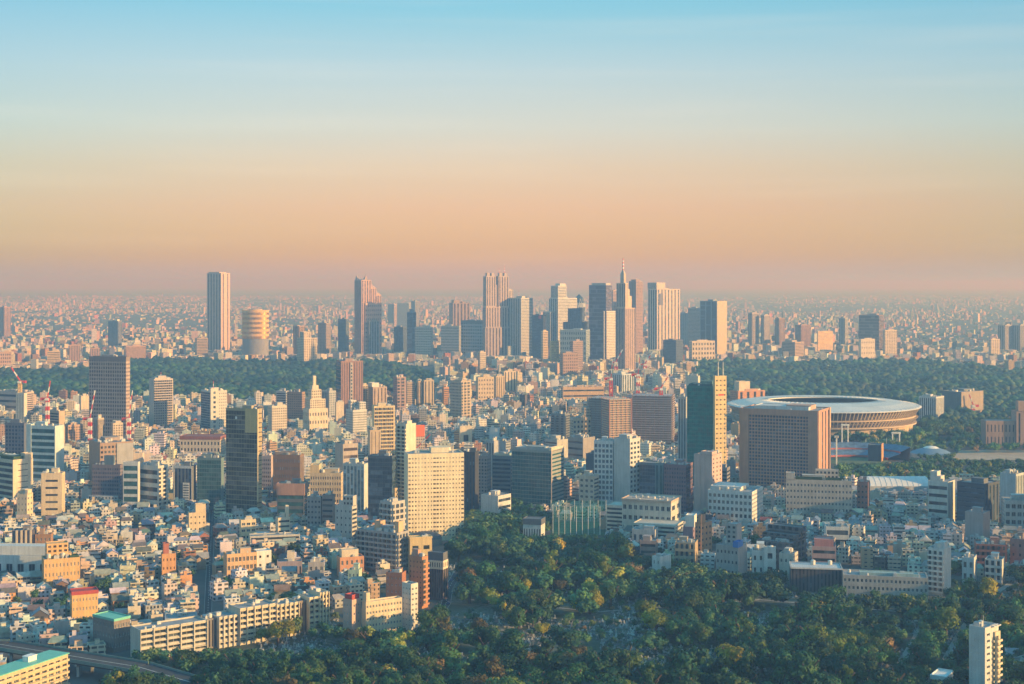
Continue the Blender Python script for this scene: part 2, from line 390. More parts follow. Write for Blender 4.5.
def unit_mesh(kind):
    """rooftop plant that many roofs share: condenser box, water tank, vent drum"""
    if kind in UNITM: return UNITM[kind]
    mb = MB()
    if kind == 'rooftop_unit':
        mb.box(-1.6, 1.6, -1, 1, .25, 2.1); mb.box(-1.2, -.2, -.6, .6, 2.1, 2.35); mb.box(.2, 1.2, -.6, .6, 2.1, 2.35); mb.box(-1.5, 1.5, -.9, -.7, 0, .25); mb.box(-1.5, 1.5, .7, .9, 0, .25)
        me = mb.mesh(kind, [M_UNIT])
    elif kind == 'water_tank':
        mb.lathe([(0, .8), (1.3, .8), (1.3, 3.0), (0, 3.5)], 12)
        for a in (0, 1, 2, 3): mb.bar((math.cos(a * 1.57) * 1, math.sin(a * 1.57), 0), (math.cos(a * 1.57), math.sin(a * 1.57), .9), .12)
        me = mb.mesh(kind, [M_TANK])
    else:
        mb.lathe([(.9, 0), (.9, 1.5), (1.1, 1.6), (0, 2.0)], 10); me = mb.mesh(kind, [M_UNIT])
    UNITM[kind] = me; return me
def add_units(roof, x0, x1, y0, y1, z, n, scale=1.0):
    for i in range(n):
        k = rng.choice(('rooftop_unit', 'rooftop_unit', 'water_tank', 'vent_drum'))
        if x1 - x0 < 5 or y1 - y0 < 5: return
        o = bpy.data.objects.new(k, unit_mesh(k)); COL.objects.link(o); o.parent = roof
        o.location = (rng.uniform(x0 + 2, x1 - 2), rng.uniform(y0 + 2, y1 - 2), z); o.rotation_euler = (0, 0, rng.choice((0, math.pi / 2))); s = scale * rng.uniform(.8, 1.3); o.scale = (s, s, s)
def antenna(root, x, y, z, h, red=True, r=.22):
    mb = MB(); n = max(3, int(h / 4))
    for i in range(n): mb.bar((x, y, z + h * i / n), (x, y, z + h * (i + 1) / n), r * (1.2 - .6 * i / n), (0 if i % 2 == 0 else 1) if red else 2)
    return mb.obj('antenna', [M_RED, M_WHITE, M_STEEL], root)
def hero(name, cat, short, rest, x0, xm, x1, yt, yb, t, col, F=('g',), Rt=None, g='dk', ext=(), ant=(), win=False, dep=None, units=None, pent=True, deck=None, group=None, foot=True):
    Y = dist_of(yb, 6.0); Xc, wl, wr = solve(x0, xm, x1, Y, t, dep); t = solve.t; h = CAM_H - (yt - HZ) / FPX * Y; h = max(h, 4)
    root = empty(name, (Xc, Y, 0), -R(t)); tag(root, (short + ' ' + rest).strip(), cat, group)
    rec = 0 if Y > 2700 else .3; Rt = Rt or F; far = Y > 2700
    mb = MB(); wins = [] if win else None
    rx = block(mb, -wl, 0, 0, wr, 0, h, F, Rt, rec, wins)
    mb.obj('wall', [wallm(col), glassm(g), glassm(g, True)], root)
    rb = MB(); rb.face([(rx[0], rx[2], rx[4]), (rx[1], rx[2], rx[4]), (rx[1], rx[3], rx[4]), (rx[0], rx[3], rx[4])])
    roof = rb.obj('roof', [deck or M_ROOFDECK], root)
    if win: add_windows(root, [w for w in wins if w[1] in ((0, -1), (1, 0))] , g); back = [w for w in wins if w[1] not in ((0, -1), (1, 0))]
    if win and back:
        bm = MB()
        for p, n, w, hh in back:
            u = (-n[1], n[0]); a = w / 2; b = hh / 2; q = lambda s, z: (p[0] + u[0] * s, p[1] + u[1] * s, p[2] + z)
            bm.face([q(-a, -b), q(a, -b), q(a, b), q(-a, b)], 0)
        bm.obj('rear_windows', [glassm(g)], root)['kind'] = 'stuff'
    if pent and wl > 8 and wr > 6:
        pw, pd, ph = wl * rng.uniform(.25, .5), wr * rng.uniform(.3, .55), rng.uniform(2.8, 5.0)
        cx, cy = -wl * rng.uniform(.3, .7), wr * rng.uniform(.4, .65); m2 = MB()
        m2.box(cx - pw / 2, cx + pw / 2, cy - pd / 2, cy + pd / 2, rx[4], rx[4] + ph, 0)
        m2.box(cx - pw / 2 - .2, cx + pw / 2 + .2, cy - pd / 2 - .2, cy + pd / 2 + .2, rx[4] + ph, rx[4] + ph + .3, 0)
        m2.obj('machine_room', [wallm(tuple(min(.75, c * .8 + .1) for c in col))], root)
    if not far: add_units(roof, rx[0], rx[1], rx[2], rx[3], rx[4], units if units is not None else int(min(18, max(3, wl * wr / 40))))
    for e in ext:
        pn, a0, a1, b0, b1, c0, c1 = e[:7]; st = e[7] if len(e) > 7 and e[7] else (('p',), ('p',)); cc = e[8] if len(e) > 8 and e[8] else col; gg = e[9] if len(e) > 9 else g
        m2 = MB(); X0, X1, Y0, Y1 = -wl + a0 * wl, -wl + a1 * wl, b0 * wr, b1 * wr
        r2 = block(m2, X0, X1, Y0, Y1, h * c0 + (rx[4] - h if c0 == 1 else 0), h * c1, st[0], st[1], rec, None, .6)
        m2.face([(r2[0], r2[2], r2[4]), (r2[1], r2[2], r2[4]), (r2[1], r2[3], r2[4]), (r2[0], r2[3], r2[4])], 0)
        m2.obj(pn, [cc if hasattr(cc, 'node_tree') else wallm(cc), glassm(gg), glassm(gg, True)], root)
    for a in ant: antenna(root, -wl + a[0] * wl, a[1] * wr, h * (a[3] if len(a) > 3 else 1) - .9, a[2], a[4] if len(a) > 4 else True, a[5] if len(a) > 5 else max(.25, Y / 9000))
    HERO.append((short, min(x0, xm), max(x1, xm), yt, yb, Y))
    if foot:
        c, s = math.cos(-R(t)), math.sin(-R(t)); lx, ly = -wl / 2, wr / 2
        FOOT.append((Xc + c * lx - s * ly, Y + s * lx + c * ly, wl / 2, wr / 2, c, s))
    root['dims'] = (wl, wr, h)
    return root, wl, wr, h
W = (.70, .68, .64); C = (.62, .53, .41); T = (.42, .33, .25); G = (.36, .36, .37); LG = (.54, .55, .56); DG = (.13, .14, .16); BR = (.24, .15, .11)
BK = (.045, .05, .06); RB = (.36, .15, .09); PK = (.50, .35, .31); BL = (.28, .34, .40); YL = (.62, .48, .28); ORG = (.58, .30, .13); PU = (.20, .15, .18); NV = (.07, .09, .14)
g_, b_, v_, c_, k_, p_ = ('g',), ('b',), ('v',), ('c',), ('k',), ('p',)
OT, AT, OB, AB = 'office_tower', 'apartment_tower', 'office_building', 'apartment_building'
def many(rows):
    for r in rows:
        kw = r[-1] if isinstance(r[-1], dict) else {}; hero(*(r[:-1] if kw else r), **kw)
SKY_G = 'skyscrapers on the horizon'
# --- far skyline (dist 4 to 5 km)
many([
 (OT, 'skyscraper', 'tallest lone slab tower', 'with pinkish front standing apart at the skyline', 207, 221, 230, 273, 352, 6, (.56, .41, .34), ('v', 5, .3), ('v', 2, .2), 'pu', [('crown', .04, .8, .1, .9, 1, 1.012)], {'group': SKY_G}),
 (OT, 'skyscraper', 'grey block tower', 'in front of the stepped tower with two horns', 368, 369, 379, 321, 356, 80, (.26, .29, .33), ('v',), ('v', 4, .6), 'bl'),
 (OT, 'skyscraper', 'dark slab', 'just left of the stepped tower with two horns', 338, 346, 349, 319, 354, 20, (.12, .15, .18), b_, b_, 'bl'),
 (AT, 'apartment tower', 'brown twin-faced tower', 'with one bright side, beyond the wood', 293, 299, 305, 326, 356, 40, (.34, .25, .2), v_, v_, 'br'),
 (AT, 'apartment tower', 'brown chequered tower', 'with a pale base, beyond the wood', 318, 326, 331, 323, 356, 30, (.30, .26, .25), g_, g_),
 (OT, 'skyscraper', 'pale pink slab', 'far off behind the blue needle-topped tower', 388, 394, 398, 304, 325, 30, (.5, .4, .37), v_),
 (OT, 'skyscraper', 'bluish wide slab', 'far off, behind the needle-topped tower', 397, 409, 411, 303, 326, 10, (.4, .45, .5), b_),
 (OT, 'skyscraper', 'round-topped far tower', 'with a dark cap behind the needle-topped tower', 411, 415, 419, 301, 330, 30, (.3, .33, .38), v_),
 (OT, 'skyscraper', 'needle-topped blue tower', 'between a dark block and a pale grid slab', 407, 412, 416, 312, 356, 30, (.16, .22, .28), c_, c_, 'bl', [('crown', .25, .75, .25, .75, 1, 1.06)], [(.5, .5, 18, 1.06, False)]),
 (OT, 'office tower', 'low dark blue block', 'left of the needle-topped blue tower', 394, 403, 407, 327, 354, 30, (.11, .14, .18), v_, v_, 'bl'),
 (OT, 'office tower', 'pale slab of fine grid', 'with a dark roof edge right of the needle-topped tower', 415, 431, 433, 327, 357, 14, (.48, .47, .46), ('g', 9, 12, .5, .4), g_, 'bl'),
 (OT, 'office tower', 'blue-grey slab of fine grid', 'left of the wide dark-roofed hotel', 441, 459, 461, 326, 354, 14, (.38, .41, .43), ('g', 9, 10, .5, .4), g_, 'bl'),
 (OT, 'hotel', 'wide dark-roofed hotel', 'with one pink striped end', 461, 484, 491, 321, 354, 24, (.32, .35, .40), ('g', 10, 10, .6, .5), ('b', 10, .5), 'bl', [('crown', -.01, 1.01, -.01, 1.01, .93, 1.012, None, (.16, .17, .2))]),
 (OT, 'skyscraper', 'peaked brown tower', 'beyond the wide dark-roofed hotel', 449, 453, 470, 303, 345, 70, (.36, .27, .22), v_, ('v', 5, .5), 'br', [('crown', .2, .8, .1, .45, 1, 1.07), ('crown', .2, .8, .6, .75, 1, 1.03)]),
 (OT, 'skyscraper', 'thin bright tower', 'peeping out right of the twin-topped city hall', 505, 507, 513, 290, 345, 60, C, v_),
 (OT, 'skyscraper', 'half-lit corner tower', 'with grey left side and bright banded right side', 507, 521, 533, 298, 358, 42, (.50, .50, .48), ('v', 8, .5), ('b', 16, .4), 'bl', [('crown', .4, .8, .3, .7, 1, 1.03)], [(.5, .4, 22)]),
 (OT, 'office tower', 'dark blue block with a red sign box', 'right of the half-lit corner tower', 532, 543, 546, 315, 360, 16, NV, b_, b_, 'bl', [('sign_box', .6, .85, -.01, .3, .92, .99, None, M_RED)]),
 (AB, 'apartment building', 'slim yellow-edged block', 'below the dark blue block with a red sign box', 541, 543, 548, 331, 362, 60, YL, b_),
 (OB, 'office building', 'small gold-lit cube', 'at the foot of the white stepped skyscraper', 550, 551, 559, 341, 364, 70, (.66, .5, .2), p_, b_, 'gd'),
 (OT, 'skyscraper', 'white stepped skyscraper', 'grey on its left, bright on its right', 549, 558, 577, 298, 358, 40, (.60, .60, .58), ('v', 5, .5), ('b', 14, .45), 'bl', [('upper_block', .2, 1, 0, .45, 1, 1.2, (v_, b_)), ('crown', .5, 1, .1, .4, 1.2, 1.235), ('annex', -.25, .6, -.2, .0, 0, .78, (v_, v_))]),
 (OT, 'skyscraper', 'dark navy stepped tower', 'in front of the dome-topped cocoon tower', 563, 584, 590, 322, 361, 20, NV, ('v', 8, .6), v_, 'bl', [('upper_block', .2, .78, .1, .9, 1, 1.33, (v_, v_), NV)]),
 (OB, 'office building', 'long teal-grey block', 'low in front of the navy stepped tower', 560, 586, 590, 330, 365, 10, (.30, .36, .38), ('g', 12, 7, .5, .5), g_, 'bl'),
 (OT, 'skyscraper', 'violet glass tower', 'with a pale box on top, left of the spired tower', 589, 606, 612, 285, 362, 18, (.17, .17, .22), ('c', 10, 20), c_, 'pu', [('crown', .12, .95, .1, .9, 1, 1.025, None, (.45, .42, .38))]),
 (OT, 'skyscraper', 'white-cornered office tower', 'with a blank bright end, below the violet glass tower', 594, 604, 616, 311, 362, 42, (.66, .62, .56), ('v', 5, .55), ('b', 16, .3), 'bl'),
 (OT, 'skyscraper', 'slim pink tower', 'wedged between violet glass tower and the spired tower', 611, 613, 618, 290, 350, 60, PK, b_),
 (OT, 'skyscraper', 'brown two-toned tower', 'right behind the spired tower', 629, 636, 643, 281, 356, 40, (.34, .24, .21), v_, ('b', 16, .35), 'br', [('crown', .3, 1, 0, .5, 1, 1.02)], [(.7, .3, 14)]),
 (OT, 'skyscraper', 'broad cream twin tower', 'with an arched gable window on its front', 648, 657, 680, 289, 352, 58, (.60, .50, .42), ('v', 4, .5), ('v', 7, .35), 'bl', [('gable_block', 0, 1, -.02, .36, 1, 1.1, (v_, p_)), ('arch_window', .99, 1.02, .09, .26, .75, .93, None, (.16, .17, .22))]),
 (OT, 'office tower', 'dull blue block', 'with a thin bright edge right of the cream twin tower', 674, 688, 691, 313, 346, 14, (.25, .29, .35), g_, b_, 'bl'),
 (OT, 'office tower', 'blue-grey tower', 'tucked behind the wide teal tower', 688, 700, 703, 308, 350, 12, (.28, .33, .38), b_, b_, 'bl'),
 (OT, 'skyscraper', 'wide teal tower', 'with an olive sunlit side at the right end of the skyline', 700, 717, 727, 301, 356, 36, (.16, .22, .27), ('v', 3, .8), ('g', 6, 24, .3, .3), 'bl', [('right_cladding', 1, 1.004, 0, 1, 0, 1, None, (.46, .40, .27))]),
 (OB, 'office building', 'dark blue cube', 'in front of the cream twin tower', 663, 676, 683, 340, 366, 30, NV, b_, b_, 'bl'),
 (AB, 'apartment building', 'cream terraced block', 'right of the dark blue cube', 689, 692, 715, 341, 364, 70, C, g_, ('g', 8, 5, .5, .5)),
 (AT, 'apartment tower', 'brick-brown slab', 'in front of the long teal-grey block', 560, 563, 578, 353, 378, 74, (.44, .29, .2), g_, ('g', 7, 8, .5, .5), 'br'),
 (AT, 'apartment tower', 'slim brown tower', 'behind the brick-brown slab', 570, 573, 583, 341, 374, 60, (.36, .26, .23), g_),
 # right-hand horizon
 (AT, 'apartment tower', 'greyish pair-left tower', 'left of two thin towers on the right horizon', 748, 752, 759, 313, 346, 50, (.42, .38, .38), v_),
 (AT, 'apartment tower', 'greyish pair-right tower', 'right of two thin towers on the right horizon', 761, 764, 770, 315, 346, 50, (.46, .42, .40), v_),
 (AT, 'apartment tower', 'brown slab tower', 'right of the pair of thin towers', 775, 779, 785, 318, 347, 50, (.3, .22, .19), v_, v_, 'br'),
 (AT, 'apartment tower', 'dark red-brown tower', 'left of a yellow-lit block on the right horizon', 795, 801, 811, 325, 348, 50, (.28, .18, .16), v_, v_, 'br'),
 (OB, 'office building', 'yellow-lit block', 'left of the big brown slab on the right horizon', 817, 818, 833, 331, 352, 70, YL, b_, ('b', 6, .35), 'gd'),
 (OT, 'office tower', 'grey tower with bright edge', 'behind the yellow-lit block', 839, 845, 848, 318, 346, 24, (.34, .36, .38), v_, b_),
 (OT, 'office tower', 'big brown slab', 'widest block on the right horizon', 859, 879, 884, 315, 352, 20, (.26, .19, .18), ('c', 10, 12), c_, 'br'),
 (OB, 'office building', 'bright cream cube', 'in front of the big brown slab', 859, 861, 875, 339, 360, 74, (.68, .6, .48), p_, ('g', 6, 4, .3, .3)),
 (OB, 'office building', 'cream block', 'right of the big brown slab', 883, 885, 897, 330, 356, 70, C, g_),
 (OB, 'office building', 'tan stepped block', 'below the dark red-brown tower', 782, 795, 804, 342, 358, 40, T, b_, b_, 'br'),
 (OB, 'office building', 'small cream tower', 'standing alone on the far right plain', 989, 991, 1000, 339, 356, 70, C, g_),
 (AT, 'apartment tower', 'greyish broad tower', 'left of two at the right end of the horizon', 998, 1005, 1013, 325, 352, 40, (.4, .38, .38), v_),
 (AT, 'apartment tower', 'dusky broad tower', 'last tower at the right end of the horizon', 1013, 1020, 1030, 325, 352, 40, (.33, .33, .35), v_),
 # left-hand horizon
 (AT, 'apartment tower', 'rust-brown tower', 'at the left end of the horizon', 0, 4, 11, 307, 336, 50, (.38, .25, .2), v_),
 (OT, 'office tower', 'dark grey tower', 'with a bright roof sign on the left horizon', 108, 118, 122, 321, 348, 30, (.2, .21, .25), v_, v_, 'bl', [('sign_box', .6, .9, .1, .6, 1, 1.06, None, W)]),
 (OB, 'office building', 'tan low slab', 'left foot of the tallest lone slab tower', 195, 197, 208, 338, 358, 70, T, b_),
 (AB, 'apartment building', 'rusty ribbed apartment slab', 'left of two along the far edge of the wood', 67, 69, 80, 345, 362, 74, (.5, .33, .25), v_, ('v', 7, .4)),
 (AB, 'apartment building', 'rusty ribbed apartment block', 'right of two along the far edge of the wood', 88, 90, 100, 348, 362, 74, (.48, .31, .24), v_, ('v', 6, .4)),
 (AB, 'apartment building', 'long salmon slab', 'behind the dark gridded tower at the wood', 124, 126, 146, 346, 361, 74, (.52, .34, .25), v_, ('v', 10, .4)),
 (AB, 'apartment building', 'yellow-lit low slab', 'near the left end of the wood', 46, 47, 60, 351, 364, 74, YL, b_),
 (AB, 'apartment building', 'salmon slab', 'at the extreme left beside the wood', -4, -2, 11, 352, 366, 74, (.56, .38, .26), v_, ('g', 6, 4, .5, .5)),
 (AB, 'apartment building', 'cream stepped apartments', 'on the far edge of the wood below the gold drum', 297, 304, 317, 338, 366, 60, C, g_, g_, 'dk', [('upper_block', .2, .8, .1, .6, 1, 1.2, (g_, g_))]),
])
# --- middle distance
many([
 (OT, 'office tower', 'dark gridded tower', 'with brown frame in front of the wood', 89, 126, 130, 357, 440, 16, (.42, .33, .29), ('g', 16, 22, .66, .6), ('g', 4, 22, .5, .5), 'br', [('crown_band', -.003, 1.003, -.006, 1.003, .955, 1.004, None, (.24, .19, .18))], {'units': 5}),
 (AT, 'apartment tower', 'slim banded tower', 'with pale left corner in front of the wood', 149, 154, 173, 379, 428, 66, (.55, .47, .42), p_, ('k', 9, 20), 'dk', [('crown', .1, .9, .1, .9, 1, 1.02)], [(.5, .5, 10)]),
 (OT, 'office tower', 'blue-white slab tower', 'with a central lift column and red mast', 201, 210, 227, 391, 432, 64, (.58, .55, .50), c_, ('g', 8, 14, .4, .4), 'bl', [('lift_column', .98, 1.04, .02, .47, 0, 1.05, (p_, ('g', 1, 9, .3, .5)))], [(.9, .25, 12, 1.05)]),
 (OT, 'office tower', 'brown tower with a white window column', 'standing in front of the wood', 336, 341, 363, 361, 416, 70, (.34, .2, .16), ('c', 3, 14), ('v', 9, .25), 'bl', [('window_column', 1, 1.02, .42, .53, .05, .97, (p_, ('g', 1, 14, .6, .5)), (.5, .46, .42))]),
 (OT, 'office tower', 'tall olive glass tower', 'with painted sunlit upper patch and a bright edge', 226, 257, 262, 409, 512, 22, (.40, .32, .19), ('c', 12, 22, .4), ('b', 22, .2), 'br', [('painted_sun_patch', .62, 1.0, -.012, -.001, .78, 1.0, None, (.62, .44, .20)), ('edge_wall', 1.0005, 1.02, -.01, .16, .15, 1.0, None, YL), ('sign', .30, .36, -.012, -.002, .90, .925, None, M_WHITE)], {'units': 6}),  # upper right patch: sunlit, reflecting glass put into a blank panel's colour
 (AT, 'apartment tower', 'tall narrow slab', 'with balcony stripes left and blank cream side', 397, 406, 416, 424, 520, 40, (.64, .56, .44), ('k', 2, 26), p_, 'dk', [], {'units': 3}),
 (AT, 'apartment tower', 'big cream apartment tower', 'sunlit and many-windowed at the edge of the trees', 404, 408, 464, 454, 535, 78, (.82, .70, .48), p_, ('g', 18, 19, (.72, .5, .5, .3, .3, .42, .3, .3, .82), .36), 'br', [], {'win': True, 'units': 6, 'dep': 16}),
 (OT, 'office tower', 'black slab tower', 'right behind the big cream apartment tower', 463, 475, 479, 452, 510, 12, BK, ('v', 4, .5), p_, 'bl'),
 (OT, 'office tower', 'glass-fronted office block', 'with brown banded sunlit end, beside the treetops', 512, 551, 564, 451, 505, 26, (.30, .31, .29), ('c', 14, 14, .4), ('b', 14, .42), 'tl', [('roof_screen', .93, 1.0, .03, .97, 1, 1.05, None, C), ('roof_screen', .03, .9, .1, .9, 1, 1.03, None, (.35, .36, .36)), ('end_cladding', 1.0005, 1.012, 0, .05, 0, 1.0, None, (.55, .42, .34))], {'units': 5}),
 (OT, 'office tower', 'emerald glass tower', 'with a dark teal facade', 687, 713, 716, 386, 490, 10, (.045, .19, .17), ('c', 12, 26, .12), c_, 'gr', [('crown', .05, .95, .1, .9, 1, 1.015, None, (.05, .12, .13))]),
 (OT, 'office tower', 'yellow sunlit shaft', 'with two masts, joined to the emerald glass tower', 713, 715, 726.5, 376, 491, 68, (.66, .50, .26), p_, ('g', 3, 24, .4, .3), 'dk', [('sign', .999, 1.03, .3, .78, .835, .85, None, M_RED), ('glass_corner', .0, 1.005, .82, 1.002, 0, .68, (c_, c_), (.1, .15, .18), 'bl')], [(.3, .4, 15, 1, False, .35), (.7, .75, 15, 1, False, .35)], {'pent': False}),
 (OT, 'office tower', 'grey blank-sided slab', 'left neighbour of the emerald glass tower', 678, 686, 688, 397, 480, 12, (.42, .42, .42), ('v', 3, .3), p_),
 (OB, 'office building', 'white block of square windows', 'left of the tall plain white slab', 594, 613, 616, 441, 503, 14, (.64, .65, .66), ('g', 5, 12, .66, .66), p_, 'bl', [], {'win': True}),
 (AT, 'apartment tower', 'tall plain white slab', 'with a sunlit edge beside the square-windowed block', 614, 630, 640, 439, 505, 38, (.55, .55, .54), ('g', 6, 14, .06, .1), ('g', 3, 14, .6, .5)),
 (OB, 'office building', 'dark blue box', 'left of the white block of square windows', 586, 598, 604, 454, 498, 30, (.10, .14, .19), p_, ('v', 3, .3), 'bl'),
 (OB, 'office building', 'small beige office', 'with sunlit right end below the dark blue box', 579, 594, 599, 476, 507, 26, (.52, .46, .38), ('g', 3, 6, .5, .5), b_, 'dk', [], {'win': True}),
 (OB, 'office building', 'blue block with a slanted panel roof', 'right of the tall plain white slab', 640, 655, 661, 463, 505, 24, (.15, .20, .25), c_, ('g', 2, 8, .5, .4), 'bl', [], {'pent': False, 'units': 0}),
 (OB, 'office building', 'teal-sided slim block', 'between the slanted roof and the maroon block', 655, 663, 666, 463, 506, 16, (.18, .27, .30), v_, p_, 'tl'),
 (OB, 'office building', 'maroon block', 'with chamfered glazed shoulders', 664, 686, 693, 465, 510, 20, (.22, .13, .15), ('g', 9, 11, .55, .5), c_, 'pu'),
 (AT, 'apartment tower', 'rose-pink tower', 'with a bright golden side', 694, 712, 722, 455, 513, 34, (.55, .40, .36), p_, ('g', 3, 14, .3, .4), 'dk', [('upper_block', .38, 1, .0, .5, 1, 1.05), ('fin', .32, .36, -.02, 0, 0, 1), ('fin', .62, .66, -.02, 0, 0, 1)], {'pent': False}),
 (OB, 'office building', 'small dark grey block', 'right of the rose-pink tower', 717, 727, 730, 468, 500, 14, (.22, .22, .24), b_, b_),
 (OB, 'hotel', 'great pink-brown slab', 'with a recessed grid of windows in front of the stadium', 740, 818, 830, 411, 492, 26, (.50, .28, .20), ('g', 26, 24, .66, .62), ('v', 4, .3), 'bl', [('corner_pier', -.004, .115, -.03, -.002, 0, 1.0), ('corner_pier', .875, 1.004, -.03, -.002, 0, 1.0), ('crown_band', .115, .875, -.03, -.002, .93, 1.0), ('end_fin', 1.001, 1.012, .0, .08, 0, 1, None, (.55, .36, .25)), ('end_fin', 1.001, 1.012, .9, 1.0, 0, 1, None, (.55, .36, .25)), ('roof_plant', .15, .85, .2, .8, 1, 1.03, None, LG)], {'units': 6}),
 (OB, 'hotel', 'long beige block', 'with roof gardens below the great pink-brown slab', 786, 852, 857, 481, 516, 12, (.50, .44, .38), ('g', 19, 6, .5, .42), ('g', 2, 6, .5, .4), 'dk', [('wing', 0, .13, 0, .5, 1, 1.16), ('upper_block', .45, .8, .5, .9, 1, 1.22, (g_, g_)), ('roof_planting', .15, .55, .1, .35, 1, 1.07, None, M_LEAFG := plain('planting', (.035, .075, .03), .9, 0, .4, .6)), ('roof_planting', .6, .95, .1, .3, 1, 1.05, None, M_LEAFG)], {'win': True}),
 (OB, 'office building', 'red-brown block', 'against the right end of the long beige block', 857, 868, 870, 482, 512, 8, (.33, .17, .13), ('g', 3, 6, .5, .4), p_),
 (OB, 'office building', 'white ribbon-windowed office', 'right of the tent-roofed hall', 928, 948, 955, 482, 520, 24, (.62, .61, .57), ('b', 5, .42), p_, 'dk', [('stair_tower', .0, .35, .3, .8, 1, 1.2)], {'units': 2}),
 (OB, 'office building', 'broad black office block', 'with pale strip lights and white rooftop letters', 957, 985, 999, 484, 526, 26, (.06, .08, .11), ('b', 9, .3), ('v', 4, .4), 'bl', [], {'units': 3}),
 (OB, 'office building', 'pale blue panelled block', 'behind the black office block', 1000, 1016, 1024, 474, 512, 20, (.45, .52, .56), p_, v_, 'bl'),
 (AB, 'apartment building', 'white apartment block with square bays', 'at the right frame edge', 1005, 1040, 1044, 501, 530, 10, (.58, .58, .56), ('g', 6, 4, .7, .55), g_, 'dk', [], {'win': True}),
 (AB, 'apartment building', 'white six-storey apartments', 'below the rose-pink tower', 708, 752, 763, 492, 522, 24, (.62, .62, .61), ('g', 10, 5, .6, .55), g_, 'dk', [('upper_block', .0, .7, .2, .9, 1, 1.08)], {'win': True}),
 ('school_building', 'school', 'long cream school', 'with a row of top-floor windows and flat tan roof', 622, 671, 681, 502, 531, 22, (.56, .52, .45), ('g', 9, 3, .6, .45), ('g', 2, 3, .6, .45), 'dk', [('roof_slab', -.01, 1.01, -.04, 1.04, 1, 1.03, None, (.5, .38, .3)), ('stair_wing', -.35, 0, .1, .8, 0, .8, (b_, b_)), ('front_wing', .4, 1.25, -.8, -.02, 0, .5, (b_, b_))], {'win': True, 'pent': False}),
 (OB, 'office building', 'white and grey low block', 'with a lit end left of the green netting', 481, 498, 511, 496, 514, 36, (.55, .56, .57), p_, ('b', 3, .4), 'dk'),
 (OB, 'office building', 'dark ribbon-windowed block', 'left of the glass-fronted office block', 492, 511, 514, 456, 497, 14, (.20, .23, .25), ('b', 10, .5), b_, 'bl', [('roof_screen', .1, .9, .1, .8, 1, 1.05, None, (.3, .4, .4))]),
 (OB, 'office building', 'slim grey office with lit flank', 'behind the dark ribbon-windowed block', 486, 494, 500, 441, 482, 36, (.40, .40, .42), v_, p_),
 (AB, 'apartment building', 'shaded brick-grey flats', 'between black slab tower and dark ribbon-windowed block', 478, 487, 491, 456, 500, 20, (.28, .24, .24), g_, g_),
 (OB, 'office building', 'grey block with a yellow-lit end', 'behind the glass-fronted office block', 545, 557, 568, 440, 466, 44, (.44, .42, .38), b_, p_),
 (OB, 'office building', 'long brown-grey wedge', 'left of the square-windowed block, above the dark blue box', 567, 583, 595, 438, 462, 40, (.30, .28, .27), ('b', 4, .3), p_),
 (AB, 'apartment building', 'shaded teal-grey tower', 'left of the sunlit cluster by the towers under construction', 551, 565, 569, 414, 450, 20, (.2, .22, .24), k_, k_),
 (AB, 'apartment building', 'sunlit stepped flats', 'below the left tower under construction', 569, 573, 595, 418, 446, 64, (.62, .50, .38), g_, ('g', 6, 6, .5, .5), 'dk', [('upper_block', .1, .9, .55, .95, 1, 1.3, (g_, g_))]),
 (OB, 'office building', 'wide tan slab', 'behind the left tower under construction', 561, 563, 604, 387, 402, 80, (.56, .38, .22), b_, ('b', 3, .3)),
 (OB, 'office building', 'blue-white pair of blocks', 'behind the cranes over the towers under construction', 613, 622, 634, 374, 396, 40, (.5, .56, .6), v_, v_, 'bl'),
 (OB, 'office building', 'pale cream box', 'behind the grey blank-sided slab', 686, 698, 700, 376, 402, 20, (.56, .54, .47), p_),
 # left cluster
 (OB, 'office building', 'ribbon-windowed office with roof garden', 'at the left frame edge', -14, 13, 33, 460, 500, 44, (.66, .55, .41), ('b', 7, .6), ('g', 1, 7, .5, .12), 'dk', [('roof_planting', .05, .95, .1, .9, 1, 1.06, None, M_LEAFG), ('stair_tower', .85, 1, .6, .98, 1, 1.12)]),
 (OB, 'office building', 'cream corner office', 'with a stair slot, sunlit, low in the left cluster', 41, 62, 76, 473, 516, -4, (.66, .53, .36), ('b', 6, .35), ('v', 3, .25), 'dk', [('front_bay', .02, 1, -.05, -.003, 0, .97, (('g', 1, 6, .6, .3), p_))], {'units': 7}),
 (OB, 'office building', 'pale teal-glass tower', 'with white side piers in the left cluster', 27, 55, 64, 426, 484, 16, (.52, .60, .60), ('b', 9, .62), p_, 'tl', [('side_pier', -.02, .15, -.02, 1, 0, 1.02)], {'units': 6}),
 (OT, 'office tower', 'navy gridded tower', 'left of the pale teal-glass tower', 5, 24, 27, 423, 474, 12, (.12, .14, .19), ('g', 6, 14, .7, .6), p_, 'bl'),
 (AB, 'apartment building', 'small cream flats', 'two staggered shafts below the ribbon-windowed office', 17, 27, 33, 494, 520, 10, (.64, .53, .38), ('g', 3, 5, .3, .4), ('g', 2, 5, .4, .4), 'dk', [('lift_shaft', .75, 1, .1, .8, 1, 1.12)], {'win': True}),
 (OB, 'school', 'long pinkish institute', 'with flat roof at the left before the wood', -6, 27, 34, 392, 414, 24, (.50, .40, .36), ('b', 4, .4), b_),
 (OB, 'office building', 'tan block with bright end', 'behind the pale teal-glass tower', 48, 59, 65, 411, 446, 34, (.46, .36, .27), b_, p_),
 (OB, 'office building', 'cream windowless cube', 'in front of the wood, left of the dark gridded tower', 79, 81, 90, 396, 412, 72, C, p_, p_),
 (AT, 'apartment tower', 'slim tan flats tower', 'at the foot of the dark gridded tower', 94, 98, 104, 418, 444, 48, (.50, .42, .33), v_, v_),
 (AB, 'apartment building', 'cream low tower', 'at the right foot of the dark gridded tower', 111, 113, 123, 423, 444, 68, (.62, .52, .40), g_, g_),
